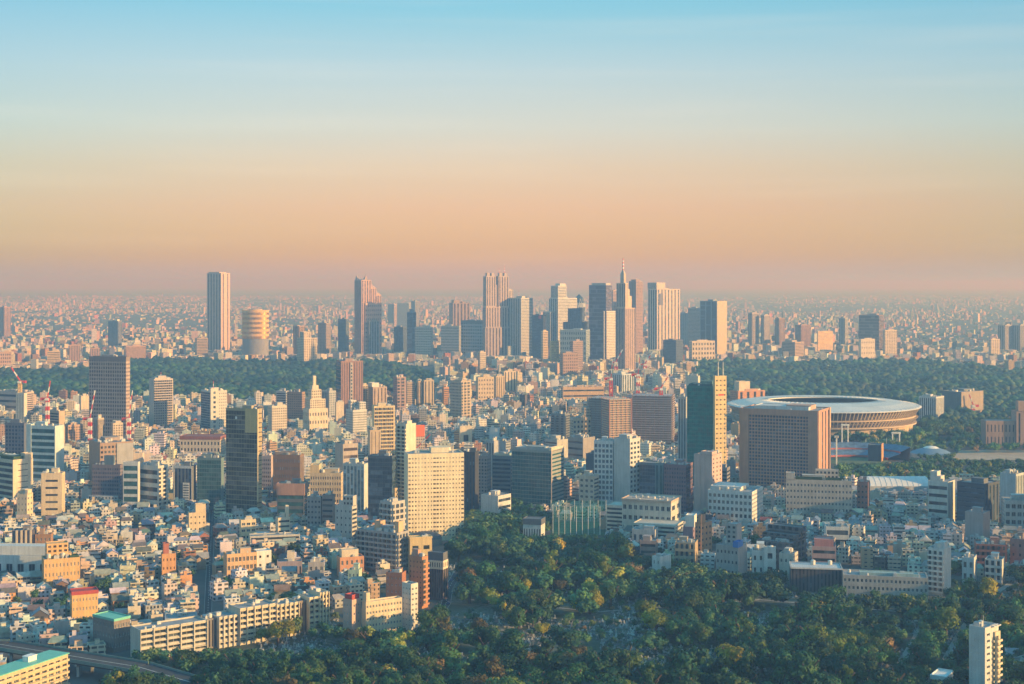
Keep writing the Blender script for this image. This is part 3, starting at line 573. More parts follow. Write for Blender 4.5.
 (AB, 'apartment building', 'salmon flats', 'right behind the pale teal-glass tower', 64, 68, 83, 425, 444, 66, (.50, .34, .26), g_, g_),
 (OB, 'construction site', 'half-built brown block', 'dark-sheeted with two red cranes', 89, 100, 133, 443, 486, 60, (.34, .24, .18), ('p',), ('g', 9, 9, .6, .5), 'dk', [('sheeting', .98, 1.02, .5, 1, 0, .97, None, G)]),
 (OB, 'office building', 'plum-grey office of small square windows', 'with a sign box on its roof', 92, 120, 123, 465, 500, 8, (.20, .17, .19), ('g', 16, 9, .62, .55), g_, 'bl', [('sign_box', .4, .75, .3, .7, 1, 1.22, None, (.12, .18, .22)), ('podium', -.1, .95, -.35, -.01, 0, .25, (g_, g_), LG)]),
 (OB, 'office building', 'white five-band office', 'with a concrete right flank', 138, 158, 168, 466, 508, 30, (.58, .55, .50), ('b', 5, .5), ('k', 2, 10), 'dk'),
 (OB, 'office building', 'white and dark glass striped office', 'left neighbour of the white five-band office', 123, 138, 140, 462, 508, 6, (.56, .57, .56), ('b', 6, .62), p_, 'tl'),
 (OB, 'office building', 'white-framed dark office', 'with a louvre panel, right of the white five-band office', 174, 192, 196, 466, 504, 10, (.14, .16, .19), v_, p_, 'bl', [('frame', -.03, .03, -.04, -.002, 0, 1.0, None, LG), ('frame', .97, 1.0, -.04, -.002, 0, 1.0, None, LG), ('frame', .03, .97, -.04, -.002, .94, 1.0, None, LG), ('louvre_panel', .5, .85, -.05, -.002, .1, .62, (('b', 8, .4), p_), W)]),
 (OB, 'office building', 'dark teal glass office', 'left of the tall olive glass tower', 197, 221, 224, 458, 504, 8, (.14, .22, .24), ('c', 10, 11, .4), p_, 'tl'),
 (OB, 'school', 'red-roofed cream school', 'long and low, behind the dark teal glass office', 180, 220, 222, 439, 456, 4, (.60, .50, .38), ('g', 12, 3, .5, .5), g_, 'dk', [('red_roof', -.01, 1.01, -.02, 1.02, 1, 1.12, None, (.26, .10, .08))], {'pent': False, 'units': 0}),
 (OB, 'office building', 'brown block with scattered white windows', 'right of the tall olive glass tower', 273, 300, 304, 455, 500, 8, (.24, .15, .10), ('g', 13, 6, .34, .42), v_, 'lt', [('roof_screen', .05, .9, .2, .9, 1, 1.05, None, (.4, .3, .22))], {'dep': 22}),
 (OB, 'office building', 'terracotta-capped glass block', 'below the brown block with scattered white windows', 277, 304, 307, 484, 518, 4, (.12, .14, .15), ('b', 5, .55), b_, 'tl', [('cap', -.02, 1.02, -.03, 1.02, .72, 1.01, None, (.42, .24, .17))]),
 (OB, 'office building', 'pink gridded flats', 'left of the brown block with scattered white windows', 262, 271, 273, 456, 492, 12, (.46, .36, .34), ('g', 5, 9, .6, .5), p_),
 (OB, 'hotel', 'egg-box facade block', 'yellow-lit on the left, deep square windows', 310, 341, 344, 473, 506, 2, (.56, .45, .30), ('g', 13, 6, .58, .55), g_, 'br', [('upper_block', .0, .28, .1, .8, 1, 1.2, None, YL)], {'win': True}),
 (OB, 'office building', 'pale glazed slab', 'with white end wall right of the egg-box facade', 343, 364, 369, 464, 512, 16, (.52, .55, .54), ('v', 6, .7), p_, 'lt'),
 (OB, 'office building', 'two-toned block', 'pale left flank and brown front behind the pale glazed slab', 335, 343, 358, 444, 480, 60, (.42, .36, .32), p_, ('b', 5, .4), 'br'),
 (OB, 'office building', 'dull grey office', 'below the egg-box facade, left of two', 307, 321, 323, 497, 526, 6, (.30, .29, .29), ('g', 4, 6, .5, .4), p_),
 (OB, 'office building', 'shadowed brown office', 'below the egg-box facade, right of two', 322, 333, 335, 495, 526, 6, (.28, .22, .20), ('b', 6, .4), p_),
 (AB, 'apartment building', 'stepped concrete flats', 'with orange-lit edges left of the dark navy slab', 335, 352, 357, 506, 538, 22, (.46, .45, .43), ('g', 4, 5, .3, .3), b_, 'dk', [('upper_block', .4, 1, .2, .9, 1, 1.25, (g_, p_))]),
 (OT, 'office tower', 'dark navy slab', 'left of the tall narrow balcony slab', 368, 392, 396, 456, 522, 10, (.06, .09, .13), ('c', 10, 16), c_, 'bl'),
 (AT, 'apartment tower', 'yellow-cream tower', 'with rows of balconies above the dark navy slab', 372, 374, 395, 406, 462, 74, (.70, .56, .34), p_, ('k', 5, 15), 'br'),
 (OB, 'office building', 'tan plain tower', 'left foot of the yellow-cream tower', 368, 370, 381, 430, 470, 74, (.56, .43, .29), p_, ('v', 3, .15)),
 # behind them, before the wood
 (AB, 'apartment building', 'small white sunlit tower', 'on the dark brick one, below the wood', 268, 272, 287, 406, 436, 60, (.64, .56, .46), g_, g_),
 (OB, 'office building', 'pale banded slab', 'at the near edge of the wood', 276, 286, 289, 391, 420, 16, (.40, .40, .42), b_, b_),
 (OB, 'office building', 'rust-brown wide block', 'at the near edge of the wood', 287, 302, 305, 392, 422, 16, (.32, .22, .17), g_, g_, 'br'),
 ('ceremonial_hall', 'hall', 'white tiered hall', 'stepping up to a small round turret', 303, 309, 328, 409, 432, 60, (.68, .58, .44), ('g', 4, 3, .4, .4), ('g', 7, 3, .4, .4), 'dk', [('tier', .08, .9, .1, .9, 1, 1.35, (g_, g_)), ('tier', .15, .8, .2, .72, 1.35, 1.7, (g_, g_)), ('tier', .25, .7, .28, .6, 1.7, 1.85), ('turret', .4, .6, .36, .5, 1.85, 2.2)], {'pent': False, 'units': 0}),
 (OB, 'office building', 'blue-grey office', 'right of the white tiered hall', 320, 329, 336, 391, 420, 40, (.38, .40, .42), v_, g_, 'bl'),
 (OB, 'office building', 'small cream box', 'left foot of the brown tower with a white window column', 335, 336, 344, 402, 424, 70, C, p_),
 (AB, 'apartment building', 'white clustered flats', 'in front of the brown tower with a white window column', 346, 353, 367, 410, 436, 50, (.58, .57, .55), g_, g_, 'dk', [('upper_block', .1, .5, .1, .5, 1, 1.3, (g_, g_)), ('upper_block', .6, .95, .5, .95, 1, 1.25, (g_, g_))]),
 (AB, 'apartment building', 'cream striped flats', 'left of three by the near wood edge', 361, 363, 369, 385, 412, 66, (.66, .54, .36), b_, k_),
 (AB, 'apartment building', 'brown-fronted flats with white roof block', 'beside the cream striped flats', 368, 373, 387, 387, 414, 62, (.44, .34, .27), g_, ('v', 4, .3), 'br', [('roof_block', .0, .8, .0, .5, 1, 1.13, None, W)]),
 (AT, 'apartment tower', 'mauve-brown tower', 'by the right tip of the wood', 393, 397, 406, 377, 412, 60, (.36, .26, .25), g_, ('k', 2, 11)),
 (AB, 'apartment building', 'tan flats', 'right of the mauve-brown tower', 405, 407, 415, 382, 408, 70, T, g_, g_),
 (AT, 'apartment tower', 'slender tan tower', 'left of two thin tan ones', 416, 418, 423, 381, 408, 70, (.52, .41, .29), v_, v_),
 (AT, 'apartment tower', 'tan twin-ribbed tower', 'right of two thin tan ones', 423, 424, 434, 380, 408, 74, (.56, .45, .31), v_, ('v', 3, .3)),
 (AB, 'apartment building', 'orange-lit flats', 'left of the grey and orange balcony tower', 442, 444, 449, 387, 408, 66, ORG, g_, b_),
 (AT, 'apartment tower', 'grey and orange balcony tower', 'in the town centre', 450, 461, 471, 381, 420, 44, (.48, .40, .32), ('g', 8, 13, .6, .5), ('k', 3, 13), 'dk', [('crown', .4, 1, .1, .6, 1, 1.03)]),
 (AB, 'apartment building', 'large cream estate block', 'left of three right of the grey and orange balcony tower', 476, 478, 494, 377, 402, 74, (.64, .50, .33), g_, ('g', 6, 6, .4, .4)),
 (AB, 'apartment building', 'tan cream estate block', 'middle of three right of the grey and orange balcony tower', 493, 496, 505, 376, 400, 70, (.58, .46, .31), g_, ('v', 4, .3)),
 (AB, 'apartment building', 'pale cream estate block', 'right of three right of the grey and orange balcony tower', 501, 504, 516, 371, 394, 72, (.66, .54, .38), g_, ('v', 4, .3)),
 (AT, 'apartment tower', 'cream slim shaft', 'below the wide dark-roofed hotel', 478, 480, 486, 352, 376, 66, C, v_, g_),
 (OB, 'office building', 'white plain box with one window', 'in the sunlit middle of the town', 459, 460, 472, 426, 446, 76, (.66, .56, .42), p_, ('g', 1, 1, .4, .3)),
 (OB, 'office building', 'orange-red signboard block', 'behind the tall narrow slab', 414, 416, 425, 428, 452, 70, (.5, .42, .36), g_, g_, 'dk', [('billboard', 1.0, 1.03, .0, .95, .7, 1.1, None, plain('orange_board', (.72, .13, .03), .5))]),
])
# --- near town, lower left and right
M_MINT = plain('mint_roof', (.16, .50, .40), .6, 0, .1, .3); M_SLATE = plain('slate_roof', (.12, .13, .15), .7); M_REDROOF = plain('red_roof', (.40, .06, .05), .7)
many([
 (OB, 'warehouse', 'long low white depot', 'with a stepped flat roof at the left edge', -30, 60, 66, 556, 574, 4, (.58, .60, .60), ('g', 8, 1, .55, .4), p_, 'dk', [('upper_roof', .0, .97, .35, 1, 1, 1.3), ('loading_bay', .1, .5, -.04, -.002, 0, .4, None, DG)], {'dep': 18, 'units': 3, 'win': True, 'pent': False}),
 (AB, 'apartment building', 'amber stepped flats', 'sunlit with a green terrace, above the white depot', 44, 80, 90, 557, 580, -24, (.62, .40, .18), ('g', 10, 3, .35, .4), g_, 'br', [('upper_block', .1, .7, .35, .95, 1, 1.45, (g_, g_)), ('terrace_planting', .72, .97, .1, .5, 1, 1.06, None, M_LEAFG)], {'win': True, 'dep': 16}),
 (AB, 'apartment building', 'dark flats with four pale fins', 'left of the brown brick block', 12, 34, 36, 530, 552, -6, (.16, .15, .17), p_, p_, 'dk', [('fin', .18, .26, -.12, 0, 0, 1, None, C), ('fin', .4, .48, -.12, 0, 0, 1, None, C), ('fin', .6, .68, -.12, 0, 0, 1, None, C), ('fin', .82, .9, -.12, 0, 0, 1, None, C)]),
 (AB, 'apartment building', 'brown brick block', 'above the long low white depot', 35, 51, 53, 534, 552, -6, (.34, .19, .10), ('g', 4, 3, .4, .4), p_, 'dk', [], {'win': True}),
 ('red_roofed_house', 'house', 'big orange-lit house', 'with a red roof and rows of small windows', 70, 72, 98, 594, 616, 78, (.66, .42, .18), p_, ('g', 8, 3, .35, .35), 'dk', [('red_roof', -.03, 1.03, -.02, 1.02, 1, 1.07, None, M_REDROOF)], {'win': True, 'pent': False, 'units': 0, 'dep': 14}),
 (OB, 'school', 'brown hall with mint roof', 'in the houses beside the raised road', 93, 114, 130, 620, 643, 50, (.24, .20, .18), ('g', 7, 3, .5, .4), ('g', 6, 3, .5, .4), 'dk', [('mint_roof', -.02, 1.02, -.02, 1.02, 1, 1.03, None, M_MINT)], {'win': True, 'pent': False, 'units': 0}),
 (AB, 'apartment building', 'orange brick flats with stepped roof', 'beside the straight street, left side', 161, 162, 176, 554, 575, 80, (.62, .32, .14), g_, ('g', 4, 3, .3, .3), 'br', [('upper_block', .1, .9, .1, .5, 1, 1.35, (p_, p_), (.4, .14, .1))]),
 (AB, 'apartment building', 'cream corner shop block', 'with dark shopfront beside the straight street', 189, 206, 207, 512, 532, -20, (.66, .52, .34), ('g', 4, 4, .3, .3), p_, 'dk', [('upper_block', .4, 1, .1, .9, 1, 1.3), ('shopfront', .45, .95, -.02, -.001, .05, .3, None, DG)]),
 (AB, 'apartment building', 'orange gallery flats', 'with four bays behind a small tree, right of the straight street', 227, 257, 260, 552, 572, -24, (.62, .40, .22), ('g', 8, 3, .7, .55), p_, 'br', [('stair_tower', 1.0, 1.5, .1, .9, 0, 1.02, (('g', 2, 3, .3, .3), p_), W)], {'win': True, 'dep': 12}),
 (AB, 'apartment building', 'cream flats with big openings', 'at the far end of the straight street, right side', 241, 256, 260, 519, 534, -22, (.66, .54, .36), ('g', 3, 3, .7, .4), p_, 'dk', [], {'win': True}),
 (AB, 'apartment building', 'white office with roof turret', 'and long ribbon windows, in the near town', 278, 290, 292, 517, 533, -24, (.68, .58, .44), ('b', 4, .4), p_, 'dk', [('turret', .7, .95, .2, .6, 1, 1.5)]),
 (OB, 'office building', 'long flat-roofed hall', 'in front of the white office with roof turret', 250, 300, 302, 534, 542, -14, (.52, .50, .46), b_, p_, 'dk', [], {'units': 2, 'dep': 12, 'pent': False}),
 (AB, 'apartment building', 'grey square-windowed house block', 'with six dark windows, centre of the near town', 308, 324, 327, 562, 577, -6, (.36, .34, .35), ('g', 3, 2, .5, .4), p_, 'dk', [], {'win': True}),
 (AB, 'apartment building', 'salmon brick terrace', 'with pale flat roof at the right of the near town', 340, 364, 366, 556, 568, -20, (.56, .28, .16), ('g', 5, 2, .4, .5), p_, 'dk', [('roof_block', .1, .8, .2, .9, 1, 1.35, None, C)], {'win': True}),
 (AB, 'apartment building', 'mint-green painted house', 'below the salmon brick terrace', 348, 359, 362, 570, 582, 8, (.46, .56, .42), ('g', 3, 2, .4, .4), p_, 'dk', [], {'win': True}),
 (AB, 'apartment building', 'violet-roofed long house', 'low in the near town', 277, 302, 305, 561, 571, -8, (.34, .27, .30), ('g', 7, 1, .4, .5), p_, 'dk', [('roof_block', .4, .7, .3, .8, 1, 1.5, None, C)], {'dep': 10, 'pent': False}),
 (OB, 'warehouse', 'blue-grey metal-roofed hall', 'behind the long concrete apartments', 165, 197, 200, 617, 628, -14, (.42, .46, .50), ('b', 1, .3), p_, 'dk', [], {'pent': False, 'units': 2, 'dep': 15}),
 (AB, 'apartment building', 'pink-rendered house', 'at the left end of the cream walk-up flats', 343, 352, 361, 600, 628, 40, (.58, .40, .33), ('g', 3, 4, .3, .3), ('g', 2, 4, .3, .3), 'dk', [('roof_gable', .1, .9, .1, .9, 1, 1.12, None, M_REDROOF)], {'win': True, 'pent': False, 'units': 0}),
 (AB, 'apartment building', 'cream walk-up flats', 'long, sunlit, on the cemetery edge', 362, 366, 402, 602, 628, 58, (.66, .54, .38), p_, ('g', 12, 5, .5, .42), 'dk', [('stair_head', .1, .9, .02, .12, 1, 1.25)], {'win': True, 'dep': 11}),
 (AB, 'apartment building', 'slim white flats', 'at the right end of the cream walk-up flats', 402, 411, 418, 584, 622, 46, (.60, .57, .52), ('g', 3, 8, .35, .35), ('g', 2, 8, .5, .4), 'dk', [], {'win': True}),
 (AB, 'apartment building', 'orange brick tower block', 'with balconies glowing on its right, near the cemetery', 409, 422, 428, 557, 600, 36, (.46, .22, .11), ('g', 4, 9, .3, .35), ('k', 1, 9), 'dk', [], {'units': 4}),
 (AB, 'apartment building', 'dull red brick block', 'left of the orange brick tower block', 386, 402, 406, 573, 602, 14, (.36, .16, .10), ('g', 4, 5, .3, .3), p_, 'dk', [], {'win': True}),
 (AB, 'apartment building', 'dark timber-clad block', 'with a cream top storey, right of the orange brick tower block', 427, 443, 448, 561, 592, 22, (.12, .09, .09), ('v', 7, .4), v_, 'dk', [('top_storey', -.01, 1.01, -.01, 1.01, .78, 1.0, (('g', 7, 1, .4, .6), ('g', 3, 1, .4, .6)), C), ('slate_roof', .02, .98, .1, .98, 1, 1.2, None, M_SLATE)], {'pent': False, 'units': 0}),
 (OB, 'office building', 'ochre block with a square opening', 'below the big cream apartment tower', 408, 410, 432, 538, 566, 74, (.60, .46, .24), p_, ('g', 2, 2, .55, .25), 'dk', [('cornice', -.02, 1.04, -.02, 1.02, .97, 1.02)]),
 (AB, 'apartment building', 'long grey gallery flats', 'running back behind the ochre block', 357, 397, 409, 533, 566, 32, (.34, .33, .33), ('k', 9, 7), ('k', 4, 7), 'dk', [('lift_tower', .35, .5, .3, .7, 1, 1.22, None, (.55, .36, .22)), ('lift_tower', .85, .95, .3, .7, 1, 1.25, None, (.6, .42, .26))], {'dep': 14}),
 (AB, 'apartment building', 'ochre-lit flats', 'left foot of the big cream apartment tower', 388, 395, 404, 488, 520, 40, (.52, .42, .30), ('k', 3, 9), ('g', 3, 8, .4, .4), 'dk'),
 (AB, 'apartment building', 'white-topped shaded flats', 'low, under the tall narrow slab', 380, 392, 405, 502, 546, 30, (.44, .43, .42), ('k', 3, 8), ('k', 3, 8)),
 # lower right
 (OB, 'office building', 'white cottage-like hall', 'with dark roof left of the green netting', 523, 541, 545, 524, 536, 16, (.58, .58, .56), ('g', 7, 1, .4, .5), p_, 'dk', [('dark_roof', -.02, 1.02, -.03, 1.03, 1, 1.25, None, M_SLATE)], {'pent': False, 'units': 0}),
 (AB, 'apartment building', 'bright white house', 'flat-roofed at the tree edge', 652, 660, 671, 557, 570, 42, (.66, .66, .65), ('g', 2, 2, .3, .4), p_, 'dk', [], {'win': True}),
 (AB, 'apartment building', 'mauve block with white cube roof', 'among the brick flats', 683, 693, 696, 527, 548, 14, (.28, .20, .25), p_, ('g', 2, 4, .4, .4), 'dk', [('roof_cube', .2, 1.1, .1, .9, 1, 1.4, None, W)], {'pent': False}),
 (AB, 'apartment building', 'orange-brown brick flats', 'right of the mauve block with white cube roof', 695, 701, 712, 523, 556, 34, (.42, .24, .14), g_, ('g', 3, 6, .4, .4), 'dk', [('stair_tower', .5, 1, .0, .4, 1, 1.2)]),
 (AB, 'apartment building', 'tan gallery flats', 'with two long balconies above the bright white house', 675, 695, 698, 543, 560, 12, (.42, .33, .23), ('k', 4, 3), p_, 'dk'),
 (AB, 'apartment building', 'pink-brown two-band flats', 'left of the tan gallery flats', 640, 656, 658, 541, 556, 12, (.34, .25, .23), ('b', 3, .4), p_),
 (AB, 'apartment building', 'pale flat-roofed house', 'in front of the cream school', 632, 655, 658, 530, 541, 12, (.5, .47, .46), ('g', 4, 1, .5, .5), p_, 'dk', [], {'win': True}),
 (AB, 'apartment building', 'grey terraced flats', 'with a blue tarpaulin on the right roof corner', 716, 738, 747, 546, 572, 22, (.36, .35, .35), ('g', 6, 3, .4, .3), p_, 'dk', [('upper_block', .35, .8, .3, .9, 1, 1.6, (g_, p_)), ('tarpaulin', .78, 1.02, -.03, .5, .95, 1.12, None, plain('blue_tarp', (.02, .17, .55), .4))]),
 (AB, 'apartment building', 'white house with central bay', 'on the gravestone edge', 752, 776, 778, 551, 570, 10, (.64, .64, .62), ('g', 4, 2, .4, .4), p_, 'dk', [('bay', .5, 1.0, -.1, 0, 0, 1.15, (('g', 1, 2, .4, .4), p_))], {'win': True}),
 (AB, 'apartment building', 'cream low house', 'joined right of the white house with central bay', 779, 793, 798, 554, 572, 18, (.58, .52, .46), ('g', 3, 2, .4, .3), g_, 'dk', [], {'win': True}),
 (AB, 'apartment building', 'dark terraced flats', 'stepping down with sunlit parapets', 757, 790, 806, 543, 562, 36, (.16, .15, .16), ('k', 6, 4), ('k', 4, 4), 'dk', [('upper_block', .0, 1, .35, 1, 1, 1.22, (k_, k_)), ('upper_block', .0, 1, .68, 1, 1.22, 1.44, (k_, k_))], {'pent': False}),
 (AB, 'apartment building', 'pink-red roofed flats', 'above the long dark hall', 812, 836, 841, 547, 566, 12, (.46, .30, .28), ('b', 3, .4), p_, 'dk', [('roof_block', .1, .9, .1, .9, 1, 1.25, None, (.5, .22, .2))]),
 (OB, 'school', 'long dark hall', 'with grey roof facing the gravestones', 791, 842, 852, 569, 586, 8, (.10, .09, .10), ('v', 14, .4), p_, 'dk', [('grey_roof', -.01, 1.01, -.05, 1.02, .97, 1.03, None, LG)], {'pent': False, 'units': 2, 'dep': 30}),
 (OB, 'school', 'long beige school', 'flat-roofed with a lit right end, along the trees', 843, 928, 946, 578, 595, 12, (.40, .38, .36), ('g', 20, 3, .55, .45), ('g', 4, 3, .3, .4), 'dk', [('roof_strip', .2, .9, .3, .7, 1, 1.06, None, (.3, .42, .42))], {'win': True, 'pent': False, 'units': 4, 'dep': 22}),
 (AB, 'apartment building', 'white eight-storey flats', 'with a bright end wall behind the long beige school', 928, 944, 951, 549, 588, 26, (.62, .62, .61), ('k', 3, 8), ('g', 2, 8, .12, .2), 'dk', [('lift_head', .5, .9, .3, .8, 1, 1.12)]),
 (AB, 'apartment building', 'wide red brick flats', 'in the right-hand town', 976, 1007, 1011, 545, 564, 14, (.36, .14, .10), ('k', 6, 4), p_),
 (AB, 'apartment building', 'white cube house', 'with dark glazed corner below the wide red brick flats', 962, 974, 977, 558, 576, 14, (.58, .59, .60), ('g', 2, 2, .5, .5), p_, 'dk', [], {'win': True}),
 (AB, 'apartment building', 'white balconied house', 'right of the white cube house', 985, 1002, 1005, 560, 576, 12, (.58, .59, .60), ('k', 3, 3), p_),
 (AB, 'apartment building', 'brown windowless block', 'right edge beyond the wide red brick flats', 1010, 1030, 1034, 540, 564, 8, (.30, .20, .18), ('g', 3, 3, .3, .3), p_),
 (AB, 'apartment building', 'white low clinic', 'with long top windows in the right-hand town', 826, 849, 851, 527, 541, 8, (.58, .60, .60), ('b', 2, .5), p_),
 (AB, 'apartment building', 'grey-pink square block', 'in front of the black office block', 965, 983, 990, 513, 540, 22, (.40, .36, .36), p_, p_, 'dk', [], {'units': 3}),
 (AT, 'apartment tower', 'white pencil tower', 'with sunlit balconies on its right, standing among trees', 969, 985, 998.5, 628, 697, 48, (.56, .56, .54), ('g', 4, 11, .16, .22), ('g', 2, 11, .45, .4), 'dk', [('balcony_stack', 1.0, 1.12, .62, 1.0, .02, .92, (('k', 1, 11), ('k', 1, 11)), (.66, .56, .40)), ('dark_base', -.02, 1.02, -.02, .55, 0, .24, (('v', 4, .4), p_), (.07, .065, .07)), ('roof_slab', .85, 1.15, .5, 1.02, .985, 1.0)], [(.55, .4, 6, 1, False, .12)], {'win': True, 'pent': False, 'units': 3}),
 ('kiosk', 'shelter', 'white-roofed park shelter', 'below the yellow treetops at the bottom edge', 932, 946, 953, 679, 679.2, 30, (.5, .42, .34), p_, ('g', 1, 1, .6, .6), 'dk', [('canopy', -.1, 1.1, -.1, 1.1, 1, 1.25, None, M_WHITE)], {'pent': False, 'units': 0}),
])

# mint-roofed long apartment block at the lower left corner
t = 25.5; root = empty('apartment_building', (-240.7, 771, 0), -R(t)); tag(root, 'mint-roofed gallery flats cut by the lower left corner beside the raised road', 'apartment building')
mb = MB(); wins = []; wl, wr = 13.0, 90.0; h = 19.5
st_, ct_ = math.sin(R(t)), math.cos(R(t)); root.location = (-240.7 - st_ * wr, 771 - ct_ * wr, 0)
rx = block(mb, -wl, 0, 0, wr, 0, h, p_, ('g', 18, 6, .66, .5), .5, wins); mb.obj('wall', [wallm((.60, .47, .30)), glassm('dk'), glassm('dk', True)], root)
add_windows(root, [w for w in wins if w[1] == (1, 0)], 'dk')
mb = MB(); mb.box(-wl - .5, .6, -.5, wr + .5, h + .02, h + .6); rf = mb.obj('roof', [M_MINT], root)
for y in (38, 66): mb = MB(); mb.box(-9, -5, y, y + 6, h + .6, h + 3.2); mb.box(-9.3, -4.7, y - .3, y + 6.3, h + 3.2, h + 3.5); mb.obj('stair_head', [M_WHITE], rf)
mb = MB()
for k in range(1, 6): mb.box(.05, 1.1, 0, wr, h * k / 6 - .3, h * k / 6 - .1); mb.box(1.0, 1.12, 0, wr, h * k / 6 - .1, h * k / 6 + .9)
mb.obj('balcony', [wallm((.60, .47, .30))], root)
HERO.append(('mint-roofed gallery flats', -60, 69, 650, 684, 745)); FOOT.append((-240.7 - st_ * wr / 2 - ct_ * 6, 771 - ct_ * wr / 2 + st_ * 6, 9, 47, ct_, -st_))

# long concrete apartments along the cemetery: one building of stepped sections on a slanting line
ax, ay = (140 - 512) / FPX * 828, 828.0; bx_, by_ = (329 - 512) / FPX * 905, 905.0
LL = math.hypot(bx_ - ax, by_ - ay); ang = math.atan2(by_ - ay, bx_ - ax)
root = empty('apartment_building', (ax, ay, 0), ang); tag(root, 'long concrete apartments with framed balconies, stepping up along the cemetery trees', 'apartment building')
secs = [(0, .335, 18.5, (5, 5), 0, (.54, .50, .43)), (.335, .395, 18.2, None, 2.5, (.20, .19, .19)), (.395, .50, 19.0, (4, 5), 0, (.58, .53, .45)), (.50, .70, 22.5, (5, 6), -1.2, (.60, .52, .40)), (.70, .83, 21.0, (5, 6), 0, (.62, .54, .41)), (.83, .885, 20.4, None, 3, (.24, .20, .17)), (.885, .945, 22.4, (2, 6), 0, (.66, .56, .40)), (.945, 1.0, 24.6, (3, 7), 0, (.66, .56, .40))]
for a, b, h, gr, off, col in secs:
    mb = MB(); wins = []; x0, x1 = a * LL, b * LL
    F = ('g', gr[0], gr[1], .86, .6) if gr else ('v', 4, .4)
    rx = block(mb, x0 + .02, x1 - .02, off, 14, 0, h, F, p_, .9, wins if gr else None)
    wg = mb.obj('wing', [wallm(col), glassm('dk'), glassm('br', True)], root)
    mb = MB(); mb.face([(rx[0], rx[2], rx[4]), (rx[1], rx[2], rx[4]), (rx[1], rx[3], rx[4]), (rx[0], rx[3], rx[4])]); rf = mb.obj('roof', [M_ROOFDECK], wg); add_units(wg, rx[0], rx[1], rx[2], rx[3], rx[4], 3, .8)
    if gr:
        for p, n, w, hh in [w for w in wins if w[1] == (0, -1)]:
            o = bpy.data.objects.new('window', window_mesh(w, hh, 'dk')); COL.objects.link(o); o.parent = wg; o.location = (p[0], p[1] - .004, p[2])
        mb = MB()
        for j in range(gr[0] + 1): u = x0 + (x1 - x0) * j / gr[0]; mb.box(max(x0, u - .35), min(x1, u + .35), off - .9, off - .02, 0, h)
        for k in range(1, gr[1] + 1): z = h * k / gr[1] * .97; mb.box(x0 + .4, x1 - .4, off - .5, off - .03, z - .4, z)
        mb.obj('frame', [wallm(col)], wg)
HERO.append(('long concrete apartments', 138, 330, 605, 650, 860)); FOOT.append(((ax + bx_) / 2 - math.sin(ang) * 7, (ay + by_) / 2 + math.cos(ang) * 7, LL / 2, 9, math.cos(ang), math.sin(ang)))

# raised road
pts = [(-480, 862), (-298, 832), (-206, 784), (-166, 750), (-120, 706)]
root = empty('elevated_road', (pts[1][0], pts[1][1], 0)); tag(root, 'raised road on concrete piers curving below the houses at lower left', 'elevated road')
O = Vector((pts[1][0], pts[1][1], 0)); dk = MB(); pp = MB(); rl = MB(); mk = MB()
for i in range(len(pts) - 1):
    a, b = Vector((*pts[i], 9.0)), Vector((*pts[i + 1], 9.0)); d = (b - a).normalized(); n = Vector((-d.y, d.x, 0)); a -= O; b -= O
    for lo, hi, z0, z1, M_ in ((-8, 8, -1.6, 0, dk), (-8.3, -7.9, -.8, 1.1, rl), (7.9, 8.3, -.8, 1.1, rl), (-.15, .15, .004, .02, mk)):
        P = [a + n * lo, b + n * lo, b + n * hi, a + n * hi]
        M_.face([tuple(p + Vector((0, 0, z1))) for p in P])
        for k in range(4): q, r = P[k], P[(k + 1) % 4]; M_.face([tuple(q + Vector((0, 0, z0))), tuple(r + Vector((0, 0, z0))), tuple(r + Vector((0, 0, z1))), tuple(q + Vector((0, 0, z1)))])
dk.obj('deck', [M_ASPH], root); mk.obj('lane_marking', [M_WHITE], root); rl.obj('parapet', [wallm((.17, .25, .23))], root)
for i in range(len(pts) - 1):
    a, b = Vector(pts[i]), Vector(pts[i + 1]); n = max(2, int((b - a).length / 22))
    for k in range(n):
        c = a + (b - a) * (k + .5) / n; d = (b - a).normalized(); nn = Vector((-d.y, d.x)); m2 = MB()
        for s in (-5.5, 5.5): q = c + nn * s - O.xy; m2.bar((q.x, q.y, 0), (q.x, q.y, 6.4), .8)
        q0, q1 = c + nn * -7.5 - O.xy, c + nn * 7.5 - O.xy; m2.bar((q0.x, q0.y, 6.8), (q1.x, q1.y, 6.8), .75); m2.obj('pier', [wallm((.42, .44, .44))], root)
    FOOT.append(((a.x + b.x) / 2, (a.y + b.y) / 2, (b - a).length / 2, 11, (b - a).normalized().x, (b - a).normalized().y))

# gold drum building
def pos(px, yb, off=6.0): Y = dist_of(yb, off); return (px - 512) / FPX * Y, Y
def hz(py, Y): return CAM_H - (py - HZ) / FPX * Y
X, Y = pos(255.5, 357); r = 13.5 / FPX * Y; h = hz(310, Y)
root = empty('office_tower', (X, Y, 0)); tag(root, 'round gold-banded drum building with a red mast beyond the wood', 'office tower')
mb = MB(); n = 6; prof = [(r * .97, 0), (r * .97, h * .42)]; ms = [2, 0]
for k in range(n):
    z0 = h * .42 + h * .58 * k / n; z1 = z0 + h * .58 / n * .5; prof += [(r, z0), (r * .985, z0), (r * .985, z1), (r, z1)]; ms += [0, 1, 0, 0]
prof += [(r, h), (r * .95, h), (r * .95, h - 1), (0, h - 1)]; ms += [0, 0, 0, 0]; ms = ms[:len(prof) - 1]
mb.lathe(prof, 48, mats=ms, sy=.75); mb.obj('wall', [wallm((.72, .46, .17)), glassm('gd'), wallm((.26, .27, .30))], root); antenna(root, -r * .4, 0, h - 1, 24, True, .9)
mb = MB(); mb.lathe([(r * .5, h - 1), (r * .5, h + 3), (0, h + 3.2)], 24, sy=.75); mb.obj('machine_room', [wallm((.5, .4, .3))], root)
